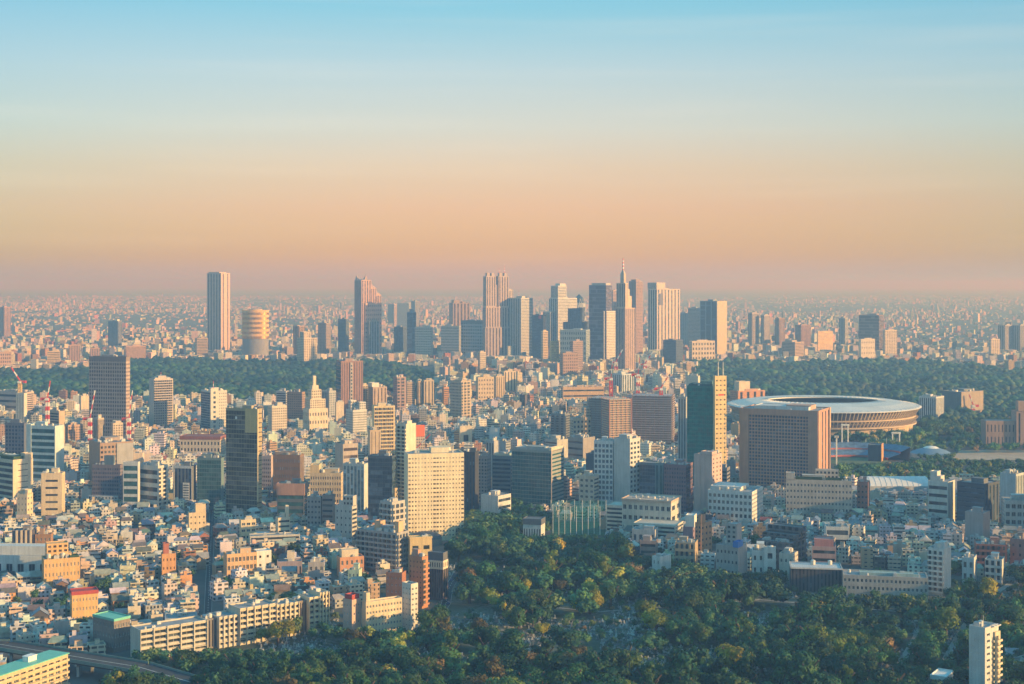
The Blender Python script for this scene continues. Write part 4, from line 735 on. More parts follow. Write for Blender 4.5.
HERO.append(('round gold-banded drum building', 242, 269, 310, 357, Y)); FOOT.append((X, Y, r, r, 1, 0))

# stepped tower with two horns
def multi(name, cat, short, rest, px, yb, t, boxes, extra=(), group=SKY_G):
    """boxes in metres of the local frame: (part, x0, x1, y0, y1, z0, z1, F, Rt, colour, glass, roof) roof: 'flat' or ridge height"""
    X, Y = pos(px, yb); root = empty(name, (X, Y, 0), -R(t)); tag(root, short + ' ' + rest, cat, group); rec = 0 if Y > 2700 else .3
    for (pn, x0, x1, y0, y1, z0, z1, F, Rt, col, g, rf) in boxes:
        mb = MB(); rx = block(mb, x0, x1, y0, y1, z0, z1, F, Rt, rec, None, .8)
        o = mb.obj(pn, [wallm(col), glassm(g), glassm(g, True)], root); mb = MB()
        if rf == 'flat': mb.face([(rx[0], rx[2], rx[4]), (rx[1], rx[2], rx[4]), (rx[1], rx[3], rx[4]), (rx[0], rx[3], rx[4])])
        else:
            cx, cy = (x0 + x1) / 2, (y0 + y1) / 2; P = [(x0, y0, z1 + .01), (x1, y0, z1 + .01), (x1, y1, z1 + .01), (x0, y1, z1 + .01)]
            for k in range(4): mb.face([P[k], P[(k + 1) % 4], (cx, cy, z1 + rf)])
        mb.obj('roof', [M_ROOFDECK if rf == 'flat' else wallm(col)], o)
    return root, X, Y
px_m = lambda n, Y: n / FPX * Y
Y = dist_of(356, 6)
H1 = hz(280, Y); u = px_m(1, Y); cp = (.50, .33, .27)
root, X, _ = multi(OT, 'skyscraper', 'stepped pink-brown tower with two horns', 'shaded blue on its left', 361.5, 356, 48, [
    ('shaft', -12 * u, 0, 0, 12 * u, 0, H1, ('v', 6, .5), ('v', 4, .45), cp, 'pu', 3),
    ('shaft', -11 * u, -1 * u, 12 * u + .01, 19 * u, 0, hz(288, Y), ('v', 5, .5), ('v', 3, .45), cp, 'pu', 14),
    ('shaft', -10 * u, -2 * u, 19 * u + .01, 26 * u, 0, hz(295, Y), ('v', 4, .5), ('v', 3, .45), cp, 'pu', 12),
    ('podium', -9 * u, 1.5 * u, 4 * u, 24 * u, 0, hz(303, Y), ('g', 6, 12, .4, .4), ('g', 8, 12, .4, .4), (.54, .36, .30), 'pu', 'flat')])
for x_, y_, s in ((-9.5 * u, 2 * u, 1), (-2.5 * u, 6 * u, -1)):
    mb = MB(); P = [(x_ - 5, y_ - 5, H1), (x_ + 5, y_ - 5, H1), (x_ + 5, y_ + 5, H1), (x_ - 5, y_ + 5, H1)]; tip = (x_ - 6 * s, y_, H1 + 17)
    for k in range(4): mb.face([P[k], P[(k + 1) % 4], tip])
    mb.obj('horn', [wallm((.4, .3, .26))], root)
HERO.append(('stepped pink-brown tower with two horns', 354, 380, 277, 356, Y)); FOOT.append((X, Y + 40, 45, 55, 1, 0))
# twin-topped city hall
Y = dist_of(358, 6); u = px_m(1, Y); cp = (.50, .40, .34); zl = hz(307, Y); zt = hz(276, Y)
root, X, _ = multi(OT, 'skyscraper', 'twin-topped city hall tower', 'tallest of the group with deep upright slots', 486, 358, 66, [
    ('body', -9 * u, 0, 0, 26 * u, 0, zl, ('v', 4, .5), ('v', 9, .4), cp, 'pu', 'flat'),
    ('tower', -8.6 * u, -.5 * u, .5 * u, 11 * u, zl, zt, ('v', 3, .45), ('v', 4, .4), cp, 'pu', 'flat'),
    ('tower', -8.6 * u, -.5 * u, 14 * u, 25 * u, zl, zt, ('v', 3, .45), ('v', 4, .4), cp, 'pu', 'flat'),
    ('core', -7.5 * u, -1.6 * u, 11 * u, 14 * u, zl, zt - 26, p_, p_, (.34, .27, .25), 'pu', 'flat'),
    ('pinnacle', -6.5 * u, -2 * u, 2 * u, 5 * u, zt, zt + 9, p_, p_, cp, 'pu', 'flat'), ('pinnacle', -6.5 * u, -2 * u, 7 * u, 10 * u, zt, zt + 9, p_, p_, cp, 'pu', 'flat'),
    ('pinnacle', -6.5 * u, -2 * u, 15.5 * u, 18.5 * u, zt, zt + 9, p_, p_, cp, 'pu', 'flat'), ('pinnacle', -6.5 * u, -2 * u, 21 * u, 24 * u, zt, zt + 9, p_, p_, cp, 'pu', 'flat'),
    ('podium', -6 * u, .8 * u, -1 * u, 30 * u, 0, zl * .62, ('v', 4, .5), ('v', 9, .4), (.44, .37, .33), 'pu', 'flat')])
antenna(root, -4 * u, 22 * u, zt + 9, 26, True, .8); antenna(root, -4 * u, 16 * u, zt + 9, 14, True, .7)
HERO.append(('twin-topped city hall tower', 482, 511, 273, 358, Y)); FOOT.append((X, Y + 35, 55, 55, 1, 0))
# spired tower
Y = dist_of(372, 6); u = px_m(1, Y); z1 = hz(308, Y); z2 = hz(283, Y); cp = (.46, .35, .29)
root, X, _ = multi(OT, 'skyscraper', 'spired tower', 'stepping up to a red and white mast', 625, 372, 42, [
    ('body', -12 * u, 0, 0, 17 * u, 0, z1, ('v', 6, .5), ('v', 5, .4), cp, 'pu', 'flat'),
    ('shaft', -11 * u, 0.2 * u, .2 * u, 4.5 * u, z1, z2, ('v', 5, .5), ('v', 2, .2), (.56, .44, .33), 'pu', 'flat'),
    ('step', -10 * u, 0.1 * u, 4.5 * u + .01, 7.5 * u, z1, hz(289, Y), ('v', 3, .4), p_, (.56, .44, .33), 'pu', 'flat'),
    ('step', -10 * u, 0, 7.5 * u + .01, 11 * u, z1, hz(296, Y), ('v', 3, .4), p_, (.56, .44, .33), 'pu', 'flat'),
    ('spire', -6.5 * u, -2 * u, .8 * u, 4 * u, z2, hz(274, Y), p_, p_, (.5, .4, .3), 'pu', 14)])
antenna(root, -4.2 * u, 2.4 * u, hz(274, Y), 38, True, 1.3)
HERO.append(('spired tower', 613, 639, 265, 372, Y)); FOOT.append((X, Y + 20, 45, 45, 1, 0))
# dome-topped cocoon tower
X, Y = pos(579, 354); u = px_m(1, Y); h = hz(294, Y); r = 7 * u
root = empty(OT, (X, Y, 0)); tag(root, 'dome-topped cocoon tower of bluish glass bulging above the navy stepped tower', 'skyscraper', SKY_G)
mb = MB(); prof = [(r * (.78 + .22 * math.sin(math.pi * min(1, k / 14 * 1.15))) if k < 11 else r * math.sqrt(max(0, 1 - ((k - 10.2) / 3.8) ** 2)) * .98, h * k / 14) for k in range(15)]; prof[-1] = (0, h)
mb.lathe(prof, 36, mats=[0, 0, 1] * 4 + [0, 0]); mb.obj('shell', [glassm('bl'), wallm((.4, .44, .48))], root, smooth=False)
mb = MB()
for k in range(9):
    a = 2 * math.pi * k / 9
    for i in range(len(prof) - 2):
        for sgn in (1, -1):
            f = lambda j, q: ((prof[j][0] + .3) * math.cos(a + q), (prof[j][0] + .3) * math.sin(a + q), prof[j][1])
            mb.bar(f(i, sgn * i * .16), f(i + 1, sgn * (i + 1) * .16), .5)
mb.obj('lattice', [wallm((.6, .6, .6))], root); HERO.append(('dome-topped cocoon tower', 572, 586, 294, 354, Y)); FOOT.append((X, Y, r, r, 1, 0))

# towers under construction
Y = dist_of(441, 6); u = px_m(1, Y)
def carcass(short, rest, px, yb, t, wl, wr, h, nf, col, lit):
    X, Y = pos(px, yb); root = empty('apartment_tower', (X, Y, 0), -R(t)); tag(root, short + ' ' + rest, 'apartment tower', 'towers under construction')
    mb = MB(); mb.box(-wl + 1.5, -1.5, 1.5, wr - 1.5, 0, h - 2, 0); mb.obj('core', [wallm((.27, .25, .25))], root)
    mb = MB()
    for k in range(nf): z = h * (k + 1) / nf; mb.box(-wl, 0, 0, wr, z - 1.0, z, 0, bottom=True)
    mb.obj('floor_slabs', [wallm(col)], root)
    mb = MB()
    for i in range(int(wl / 6) + 1):
        for y in (.3, wr - .9): mb.box(-wl + i * 6, -wl + i * 6 + .6, y, y + .6, 0, h + 1.5)
    for j in range(int(wr / 6) + 1):
        for x in (-wl + .3, -.9): mb.box(x, x + .6, j * 6, j * 6 + .6, 0, h + 1.5)
    mb.obj('columns', [wallm(lit)], root)
    HERO.append((short, px - wl / Y * FPX * .8, px + wr / Y * FPX * .6, hz(0, 1), yb, Y)); HERO[-1] = (short, px - wl / Y * FPX * .9, px + wr / Y * FPX * .6, HZ + (CAM_H - h) / Y * FPX, yb, Y)
    FOOT.append((X, Y + wr * .4, wl * .6, wr * .7, 1, 0)); return root
carcass('left tower under construction', 'darker, with open floor slabs', 607.5, 446, 28, 22 * u, 36, hz(395, Y), 22, (.38, .35, .34), (.3, .2, .16))
carcass('sunlit middle tower under construction', 'tan bare floors between two dark ones', 609, 450, 74, 30, 23 * u, hz(392, Y) - 2, 24, (.62, .46, .33), (.5, .2, .14))
carcass('right tower under construction', 'broad dark open floors', 672.5, 444, 12, 40 * u, 34, hz(394, Y), 23, (.38, .36, .38), (.34, .2, .18))
# tower cranes
def crane(short, px, yb, ytop, jib, base_z=0, Y=None, yellow=False):
    if Y is None: X, Y = pos(px, yb)
    else: X = (px - 512) / FPX * Y
    root = empty('tower_crane', (X, Y, base_z)); tag(root, short, 'crane', 'tower cranes')
    Y_ = 'under construction' in short or 'right tower' in short; h = hz(ytop, Y) - base_z; w = max(1.0, Y / (1150 if Y_ else 1150)); mb = MB(); n = max(4, int(h / (w * 3.2)))
    for i in range(n):
        a, b = h * i / n, h * (i + 1) / n; m = (1 if yellow else 0 if Y_ else i % 2)
        for sx, sy in ((-w, -w), (w, -w), (w, w), (-w, w)): mb.bar((sx, sy, a), (sx, sy, b), w * (.4 if Y_ else .36), m)
        s = 1 if i % 2 else -1
        for y in (-w, w): mb.bar((-w * s, y, a), (w * s, y, b), w * (.34 if Y_ else .26), m); mb.bar((y, -w * s, a), (y, w * s, b), w * (.34 if Y_ else .18), m)
    mb.obj('mast', [M_RED, M_WHITE if not yellow else plain('yellow_paint', (.72, .5, .2), .5)], root)
    dx, dz = jib; mb = MB(); L_ = math.hypot(dx, dz); nn = max(3, int(L_ / 6))
    for i in range(nn):
        a, b = i / nn, (i + 1) / nn
        for o in (-w * .5, w * .5): mb.bar((dx * a, o, h + dz * a), (dx * b, o, h + dz * b), w * .22, i % 2)
        mb.bar((dx * a, 0, h + dz * a + w), (dx * b, 0, h + dz * b + w * (1 - b * .6)), w * .22, i % 2); mb.bar((dx * a, 0, h + dz * a), (dx * a, 0, h + dz * a + w), w * .18, i % 2)
    mb.obj('jib', [M_RED, M_WHITE], root)
    mb = MB(); q = -1 if dx > 0 else 1; mb.box(min(0, q * 9), max(0, q * 9), -w, w, h - .8, h + .6); mb.box(min(q * 5, q * 9), max(q * 5, q * 9), -w * 1.2, w * 1.2, h - 3, h - .8); mb.obj('counterweight', [M_RED], root)
    mb = MB(); mb.box(-w * 1.3, w * 1.3, -w * 2.2, -w * .4, h - 3, h); mb.obj('cab', [M_WHITE], root)
for r in [('red and white crane on the left tower under construction', 611, 441, 378, (2.0, 25), None, dist_of(441, 6) + 25), ('red crane rising behind the sunlit middle tower', 638, 441, 374, (2.5, 22), None, dist_of(441, 6) + 30), ('short red crane with slanted jib on the right tower', 661, 444, 388, (9, 14), None, dist_of(444, 6) + 20)]:
    crane(r[0], r[1], r[2], r[3], r[4], 0, r[6])
for lab, px, yb, yt, jib in [('red and white crane behind the pale teal-glass tower', 47.5, 448, 398, (3.5, 22)), ('red crane left of the half-built brown block', 90, 446, 418, (6.5, 36)), ('red crane right of the half-built brown block', 129, 446, 418, (4.5, 36)), ('small red crane with long jib in the sunlit roofs', 417, 462, 448, (16, 16)), ('distant red crane with slanted jib below the spired tower', 616, 384, 362, (14, 26)), ('distant red crane left of the cream terraced block', 645, 384, 364, (16, 24))]:
    crane(lab, px, yb, yt, jib)
crane('white tower crane with a red jib pointing left above the institute roof', 20, 428, 381, (-13, 20), yellow=True)
hero('construction_core', 'building core', 'pale concrete shaft', 'wrapped below the white tower crane', 16, 24, 27, 393, 430, 14, (.56, .54, .48), ('v', 3, .15), p_, units=0, pent=False)

# stadium
X, Y = pos(820, 434, 0); Y = 2125.0; X = (823 - 512) / FPX * Y; A, B = 142.0, 140.0
root = empty('stadium', (X, Y, 0)); tag(root, 'oval stadium with pale ring roof and slatted eaves beyond the pink-brown slab', 'stadium')
def oval(mb, rings, n=96, ms=None):
    for k in range(len(rings) - 1):
        (a0, b0, z0), (a1, b1, z1) = rings[k], rings[k + 1]
        for i in range(n):
            p, q = 2 * math.pi * i / n, 2 * math.pi * (i + 1) / n
            mb.face([(a0 * math.cos(p), b0 * math.sin(p), z0), (a0 * math.cos(q), b0 * math.sin(q), z0), (a1 * math.cos(q), b1 * math.sin(q), z1), (a1 * math.cos(p), b1 * math.sin(p), z1)], ms[k] if ms else 0)
mb = MB(); oval(mb, [(A, B, 40), (A * .985, B * .985, 41), (A * .8, B * .78, 45.5), (A * .57, B * .40, 47), (A * .57, B * .40, 45.5), (A * .8, B * .78, 43.5), (A, B, 39.4), (A, B, 40)])
rf = mb.obj('roof', [plain('stadium_roof', (.66, .66, .66), .5, .1, .12, .03)], root, smooth=True)
mb = MB()
for i in range(72):
    p = 2 * math.pi * i / 72; c, s = math.cos(p), math.sin(p); mb.bar((A * .98 * c, B * .98 * s, 41.4), (A * .58 * c, B * .41 * s, 47.4), .35)
mb.obj('roof_rib', [plain('roof_rib', (.68, .69, .70), .5)], rf)
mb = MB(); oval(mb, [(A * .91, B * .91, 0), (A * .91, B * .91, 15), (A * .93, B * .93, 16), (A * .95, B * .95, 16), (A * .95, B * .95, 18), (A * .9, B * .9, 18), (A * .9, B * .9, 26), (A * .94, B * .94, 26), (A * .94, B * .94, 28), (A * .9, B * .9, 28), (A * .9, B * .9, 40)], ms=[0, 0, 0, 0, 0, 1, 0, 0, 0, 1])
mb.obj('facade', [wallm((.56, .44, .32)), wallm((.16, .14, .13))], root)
mb = MB()
for z0, z1, k in ((29, 39.3, .985), (18.5, 25.5, .965)):
    for i in range(150):
        p = 2 * math.pi * i / 150; c, s = math.cos(p), math.sin(p); mb.bar((A * (k - .05) * c, B * (k - .05) * s, z0), (A * k * c, B * k * s, z1), .55)
mb.obj('eaves_slats', [wallm((.74, .60, .42))], root)
mb = MB(); oval(mb, [(A * .9, B * .9, 40), (A * .72, B * .72, 20), (A * .45, B * .5, 3), (A * .40, B * .45, 2.4)]); mb.obj('stands', [wallm((.28, .28, .27))], root)
mb = MB(); oval(mb, [(A * .40, B * .45, 2.3), (0.01, 0.01, 2.3)], 48); mb.obj('pitch', [plain('pitch_grass', (.05, .11, .03), .9)], root)
HERO.append(('oval stadium', 728, 918, 397, 440, 1905)); FOOT.append((X, Y, A + 8, B + 8, 1, 0))

# ball park, halls and sports grounds beyond the great slab
X, Y = pos(856, 462, 0); root = empty('ballpark', (X, Y, 0), R(8)); tag(root, 'open ballpark with blue seats and a red band right of the pink-brown slab', 'ballpark')
mb = MB()
n = 28
for i in range(n):
    p, q = math.pi * (-.05 + 1.1 * i / n), math.pi * (-.05 + 1.1 * (i + 1) / n)
    for (r0, z0, r1, z1, m) in ((44, 1.2, 44, 3.5, 1), (44, 3.5, 60, 9, 0), (60, 9, 60, 11, 1), (60, 11, 72, 17, 0), (72, 17, 72, 0, 2)):
        mb.face([(r0 * math.cos(p), r0 * .8 * math.sin(p) + 10, z0), (r0 * math.cos(q), r0 * .8 * math.sin(q) + 10, z0), (r1 * math.cos(q), r1 * .8 * math.sin(q) + 10, z1), (r1 * math.cos(p), r1 * .8 * math.sin(p) + 10, z1)], m)
mb.obj('stands', [plain('blue_seats', (.10, .17, .28), .7, 0, .4, .25), plain('red_band', (.45, .12, .09), .6), wallm((.42, .40, .38))], root)
mb = MB(); mb.face([(44 * math.cos(2 * math.pi * i / 32), 35 * math.sin(2 * math.pi * i / 32) + 10, .3) for i in range(32)]); mb.obj('field', [plain('ball_field', (.10, .14, .06), .9, 0, .3, .1)], root)
HERO.append(('open ballpark with blue seats', 830, 886, 440, 464, Y)); FOOT.append((X, Y + 10, 74, 62, 1, 0))
def lightmast(short, px, yb, yt, wpx):
    X, Y = pos(px, yb, 0); h = hz(yt, Y); root = empty('floodlight_mast', (X, Y, 0)); tag(root, short, 'floodlight mast', 'floodlight masts'); w = wpx / FPX * Y / 2
    mb = MB()
    for s in ((-1, 1) if wpx > 3 else (0,)): mb.bar((s * w, 0, 0), (s * w, 0, h), .75)
    mb.obj('post', [M_WHITE], root); mb = MB(); mb.box(-w - 1.5, w + 1.5, -.6, .6, h, h + 2.6, bottom=True)
    for i in range(6):
        x = -w - 1 + (2 * w + 2) * (i + .5) / 6; mb.box(x - .5, x + .5, -1.1, -.6, h + .4, h + 2.2)
    mb.obj('lamp_rack', [M_WHITE], root)
lightmast('white goalpost-shaped floodlight mast behind the ballpark', 845, 446, 426, 6)
lightmast('tall white floodlight pole in front of the ballpark', 836.5, 474, 438, 1.5)
lightmast('pale arched floodlight mast right of the scoreboard', 896, 449, 434, 7)
hero('scoreboard', 'scoreboard', 'dark scoreboard', 'with an orange end facing the ballpark', 868, 881, 883, 445, 457, 14, (.07, .08, .10), p_, p_, pent=False, units=0, dep=4, ext=[('end_panel', 1.001, 1.04, 0, 1, 0, 1.05, None, (.55, .28, .12))])
def netm(t, b):
    b.inputs['Base Color'].default_value = (.04, .30, .22, 1); tr = tn(t, 'ShaderNodeBsdfTransparent'); mx = tn(t, 'ShaderNodeMixShader'); mx.inputs[0].default_value = .86
    t.links.new(b.outputs[0], mx.inputs[1]); t.links.new(tr.outputs[0], mx.inputs[2]); t.links.new(mx.outputs[0], t.nodes['Material Output'].inputs['Surface'])
M_NET = nodemat('netting_mesh', netm)
def net(short, px0, px1, py, yt, n, cname='green_netting'):
    a, b = at(px0, py), at(px1, py); h = hz(yt, (a[1] + b[1]) / 2); root = empty('netting_fence', (a[0], a[1], 0)); tag(root, short, 'netting')
    d = (b[0] - a[0], b[1] - a[1])
    for i in range(n): mb = MB(); q = (d[0] * i / (n - 1), d[1] * i / (n - 1)); mb.bar((*q, 0), (*q, h), .2); mb.bar((q[0], q[1], h - .4), (q[0] + .01, q[1] + 2, h - 6), .12); mb.obj('post', [M_WHITE], root)
    mb = MB(); L_ = math.hypot(*d); m = int(L_ / 2.2)
    for i in range(m + 1): q = (d[0] * i / m, d[1] * i / m); mb.bar((*q, 0.5), (*q, h - .6), .035)
    for k in range(int(h / 1.6)): z = .6 + k * 1.6; mb.bar((0, 0, z), (*d, z), .035)
    for z0 in (.6,): mb.face([(0, .05, z0), (d[0], d[1] + .05, z0), (d[0], d[1] + .05, h - .6), (0, .05, h - .6)], 1)
    mb.obj('net', [plain(cname, (.05, .32, .22), .7), M_NET], root)
net('tall green netting on white posts along the sports field', 553, 600, 535, 506, 9)
net('green netting behind the sports field', 551, 606, 521, 500, 8)
net('green netting beside the dark scoreboard', 866, 897, 450, 438, 4)
HERO.append(('netted sports field', 551, 608, 505, 536, 1240))
# white tent-roofed hall, domed pool hall
def barrel(name, short, rest, px0, px1, yb, h, dep, col, rise):
    a, Y = pos(px0, yb, 2); b, _ = pos(px1, yb, 2); root = empty(name, ((a + b) / 2, Y, 0)); w = (b - a) / 2; tag(root, short + ' ' + rest, 'hall')
    mb = MB(); mb.box(-w, w, 0, dep, 0, h, 0, top=False); mb.obj('wall', [wallm((.5, .52, .54))], root)
    mb = MB(); n = 12
    for i in range(n):
        p, q = i / n, (i + 1) / n; zf = lambda s: h + rise * math.sin(math.pi * s) ** .8
        mb.face([(-w - .5, dep * p, zf(p) + .05), (w + .5, dep * p, zf(p) + .05), (w + .5, dep * q, zf(q) + .05), (-w - .5, dep * q, zf(q) + .05)])
    for s in (-w - .5, w + .5): mb.face([(s, dep * i / n, h + rise * math.sin(math.pi * i / n) ** .8 + .05) for i in range(n + 1)])
    nb = 12
    for i in range(nb + 1):
        x = -w + 2 * w * i / nb
        for k in range(n): p, q = k / n, (k + 1) / n; mb.bar((x, dep * p, zf(p) + .15), (x, dep * q, zf(q) + .15), .18)
    mb.obj('roof', [col], root); HERO.append((short, px0, px1, HZ + (CAM_H - h - rise) / Y * FPX, yb, Y)); FOOT.append(((a + b) / 2, Y + dep / 2, w, dep / 2, 1, 0))
barrel('event_hall', 'tent-roofed hall', 'white and long behind the right-hand offices', 866, 930, 494, 10, 34, plain('white_membrane', (.70, .72, .74), .5, 0, .06, .1), 8)
X, Y = pos(931, 455, 2); root = empty('domed_hall', (X, Y, 0)); tag(root, 'low blue and white domed pool hall among the park trees', 'hall')
mb = MB(); mb.lathe([(26, 0), (26, 5), (18, 8.5), (10, 11), (10, 11.2)], 32, mats=[1, 0, 0, 0]); mb.obj('blue_roof', [plain('blue_roof', (.15, .24, .36), .6), wallm((.5, .5, .5))], root)
mb = MB(); mb.lathe([(10, 11.2), (6, 13), (0, 14)], 32); mb.obj('white_cap', [M_WHITE], root); HERO.append(('domed pool hall', 913, 949, 442, 455, Y)); FOOT.append((X, Y, 26, 26, 1, 0))
many([
 (OB, 'office building', 'half-built dark block', 'with a slanting red crane in the right-hand wood', 942, 961, 983, 392, 416, 46, (.12, .15, .17), p_, ('g', 6, 5, .6, .5), 'bl', [('side_sheeting', 1.002, 1.02, 0, 1, .02, 1, None, (.32, .27, .22))]),
 (OB, 'office building', 'white twin-shaft block', 'left of the half-built dark block', 919, 936, 944, 397, 420, 30, (.55, .57, .58), v_, v_, 'bl'),
 ('museum', 'museum', 'long brown museum', 'with a domed centre at the right edge', 986, 1052, 1056, 421, 444, 4, (.34, .24, .20), ('g', 18, 2, .3, .6), p_, 'dk', [('centre_block', .45, .72, -.15, .8, 0, 1.35, (('v', 3, .3), p_)), ('dome', .5, .67, .1, .6, 1.35, 1.7, None, (.4, .28, .22))], {'pent': False, 'units': 0}),
 (AB, 'apartment building', 'orange brick block', 'left behind the stadium roof', 730, 738, 765, 391, 408, 66, (.52, .26, .14), g_, ('v', 4, .35), 'dk', [('roof_cluster', .2, .8, .1, .5, 1, 1.45, None, C)]),
])
crane('red crane leaning over the half-built dark block', 973, 416, 405, (-6, 16))
# barrel-roofed dark pavilion at the foot of the big apartment tower
X, Y = pos(427, 541, 2); root = empty('pavilion', (X, Y, 0), R(-20)); tag(root, 'dark round-roofed pavilion at the foot of the big cream apartment tower', 'pavilion')
mb = MB(); mb.lathe([(12, 0), (12, 5), (11, 7.5), (7, 9.5), (0, 10.2)], 32, sx=1.1, sy=.8, mats=[1, 0, 0, 0]); mb.obj('roof', [M_SLATE, wallm((.3, .26, .22))], root); FOOT.append((X, Y, 14, 11, 1, 0))
# unseen high-rises added past the right edge to cast shade over the cemetery
for i, (D_, off, hh, w) in enumerate([(985, 40, 100, 44), (1040, 60, 118, 40), (1100, 40, 98, 46), (1160, 64, 128, 44), (1225, 44, 108, 48), (1290, 60, 118, 46), (1360, 40, 106, 50), (1440, 70, 122, 50)]):
    X = D_ * .36 + off; root = empty('apartment_tower', (X, D_, 0), -R(8)); tag(root, ['grey', 'cream', 'white', 'brown', 'pale blue', 'tan', 'pink', 'dark'][i] + ' unseen high-rise added past the right edge to cast shade', 'apartment tower')
    mb = MB(); rx = block(mb, -w / 2, w / 2, -10, 12, 0, hh, g_, g_, .3); mb.obj('wall', [wallm([G, C, W, BR, BL, T, PK, DG][i]), glassm('dk'), glassm('dk', True)], root)
    mb = MB(); mb.face([(rx[0], rx[2], rx[4]), (rx[1], rx[2], rx[4]), (rx[1], rx[3], rx[4]), (rx[0], rx[3], rx[4])]); mb.obj('roof', [M_ROOFDECK], root); FOOT.append((X, D_, w / 2, 12, 1, 0))
# ------------------------------------------------------------------ ground, roads, fields
def sheet(name, px_poly, z, m, world_pts=None):
    P = world_pts or [at(*p) for p in px_poly]; me = bpy.data.meshes.new(name); me.from_pydata([(x, y, z) for x, y in P], [], [tuple(range(len(P)))])
    me.materials.append(m); o = bpy.data.objects.new(name, me); COL.objects.link(o); o['kind'] = 'structure'; return o
def ground_m(t, b):
    a = remap(t, noise_n(t, .02, 6), .35, .65, 0, 1); c = remap(t, noise_n(t, .0016, 4), .42, .6, 0, 1)
    t.links.new(mix_n(t, c, mix_n(t, a, (.06, .062, .066), (.15, .145, .135)), mix_n(t, a, (.05, .07, .045), (.14, .13, .115))), b.inputs['Base Color']); b.inputs['Roughness'].default_value = .9
mb = MB(); E_ = 60000.0
mb.face([(-E_, -3000, 0), (E_, -3000, 0), (E_, 75000, 0), (-E_, 75000, 0)]); gnd = mb.obj('ground', [nodemat('city_ground', ground_m)]); gnd['kind'] = 'structure'
def cem_m(t, b):
    a = remap(t, noise_n(t, .35, 6), .4, .6, 0, 1); c = remap(t, noise_n(t, .03, 3), .4, .6, 0, 1)
    t.links.new(mix_n(t, c, mix_n(t, a, (.03, .06, .028), (.07, .085, .05)), mix_n(t, a, (.14, .145, .125), (.05, .075, .04))), b.inputs['Base Color']); b.inputs['Roughness'].default_value = .95
CEM = [(200, 640), (330, 612), (345, 628), (420, 622), (452, 590), (448, 560), (462, 536), (470, 516), (520, 512), (548, 536), (612, 540), (640, 566), (700, 566), (735, 574), (790, 572), (792, 590), (850, 590), (935, 597), (950, 580), (1060, 582), (1090, 760), (60, 760), (130, 668)]
sheet('cemetery_ground', CEM, .05, nodemat('cemetery_soil', cem_m))
M_GRASS = plain('field_grass', (.035, .10, .05), .9, 0, .25, .08); M_SAND = plain('sand_ground', (.42, .33, .25), .9, 0, .15, .05)
sheet('sports_field', [(550, 536), (608, 536), (604, 522), (553, 522)], .08, M_GRASS)
sheet('running_ground', [(952, 460), (1060, 460), (1060, 450), (960, 450)], .08, M_SAND); sheet('park_lawn', [(903, 478), (952, 478), (948, 466), (906, 466)], .08, plain('lawn_strips', (.08, .13, .06), .9, 0, .4, .05))
M_PATH = plain('path', (.30, .29, .27), .9, 0, .2, .2)
def road(name, px_pts, w, m, z=.1, dash=False):
    P = [Vector(at(*p)) for p in px_pts]; mb = MB(); mk = MB()
    for i in range(len(P) - 1):
        d = (P[i + 1] - P[i]).normalized(); n = Vector((-d.y, d.x)) * w / 2; a, b = P[i] - d * .2, P[i + 1] + d * .2
        mb.face([(*(a - n), z), (*(b - n), z), (*(b + n), z), (*(a + n), z)])
        for s in (-1, 1):                       # kerb
            k0, k1 = n.normalized() * (w / 2 + .01) * s, n.normalized() * (w / 2 + .3) * s
            mb.face([(*(a + k0), z + .12), (*(b + k0), z + .12), (*(b + k1), z + .12), (*(a + k1), z + .12)], 1); mb.face([(*(a + k0), z), (*(b + k0), z), (*(b + k0), z + .12), (*(a + k0), z + .12)], 1)
        if dash:
            L_ = (b - a).length; k = 0.0
            while k < L_ - 4: q = a + d * k; e = n.normalized() * .12; r = q + d * 3; mk.face([(*(q - e), z + .02), (*(r - e), z + .02), (*(r + e), z + .02), (*(q + e), z + .02)]); k += 8
        FOOT.append(((a.x + b.x) / 2, (a.y + b.y) / 2, (b - a).length / 2, w / 2 - .6, d.x, d.y))
    o = mb.obj(name, [m, plain('kerb_stone', (.35, .35, .34), .8)]); o['kind'] = 'structure'
    if dash: o2 = mk.obj('road_markings', [M_WHITE]); o2['kind'] = 'structure'
STREET = [(205.5, 640), (207.5, 622), (210, 560), (212.5, 512), (213, 500)]
road('street', STREET, 4.6, M_ASPH, .1, True)
road('cemetery_road', [(472, 560), (458, 572), (448, 590), (446, 604), (430, 626)], 6, M_ASPH, .12, True)
road('cemetery_path', [(948, 582), (936, 600), (915, 640), (880, 700)], 4, M_PATH, .12); road('cemetery_path', [(1010, 584), (985, 600), (962, 630), (940, 670)], 3.5, M_PATH, .13)
road('cemetery_path', [(470, 600), (600, 612), (760, 600), (900, 612)], 2.0, M_PATH, .16)

# ------------------------------------------------------------------ ordinary town: every building placed on a street grid
GREEN = []
for i, (gx, gy) in enumerate([(40, 575), (100, 600), (108, 604), (112, 610), (84, 622), (90, 628), (80, 630), (365, 585), (372, 592), (380, 578), (377, 596), (356, 590), (140, 628), (272, 570), (60, 562), (130, 540), (35, 602), (25, 592), (18, 606), (240, 577), (66, 604), (58, 612), (150, 600), (330, 588), (300, 556), (120, 556), (320, 560), (740, 560), (690, 552), (640, 531), (650, 533), (662, 532), (672, 531), (860, 560), (604, 518), (720, 548), (800, 545), (900, 556), (880, 530), (930, 535), (1000, 548), (545, 523), (535, 519), (516, 517), (506, 520), (765, 528), (830, 520), (965, 528)] + [(rng.uniform(0, 390), rng.uniform(512, 620)) for _ in range(34)] + [(rng.uniform(620, 1020), rng.uniform(514, 566)) for _ in range(30)]):
    x, y = at(gx, gy); r = rng.uniform(2.6, 5.2); GREEN.append((x, y, r)); FOOT.append((x, y, r * .7, r * .7, 1, 0))
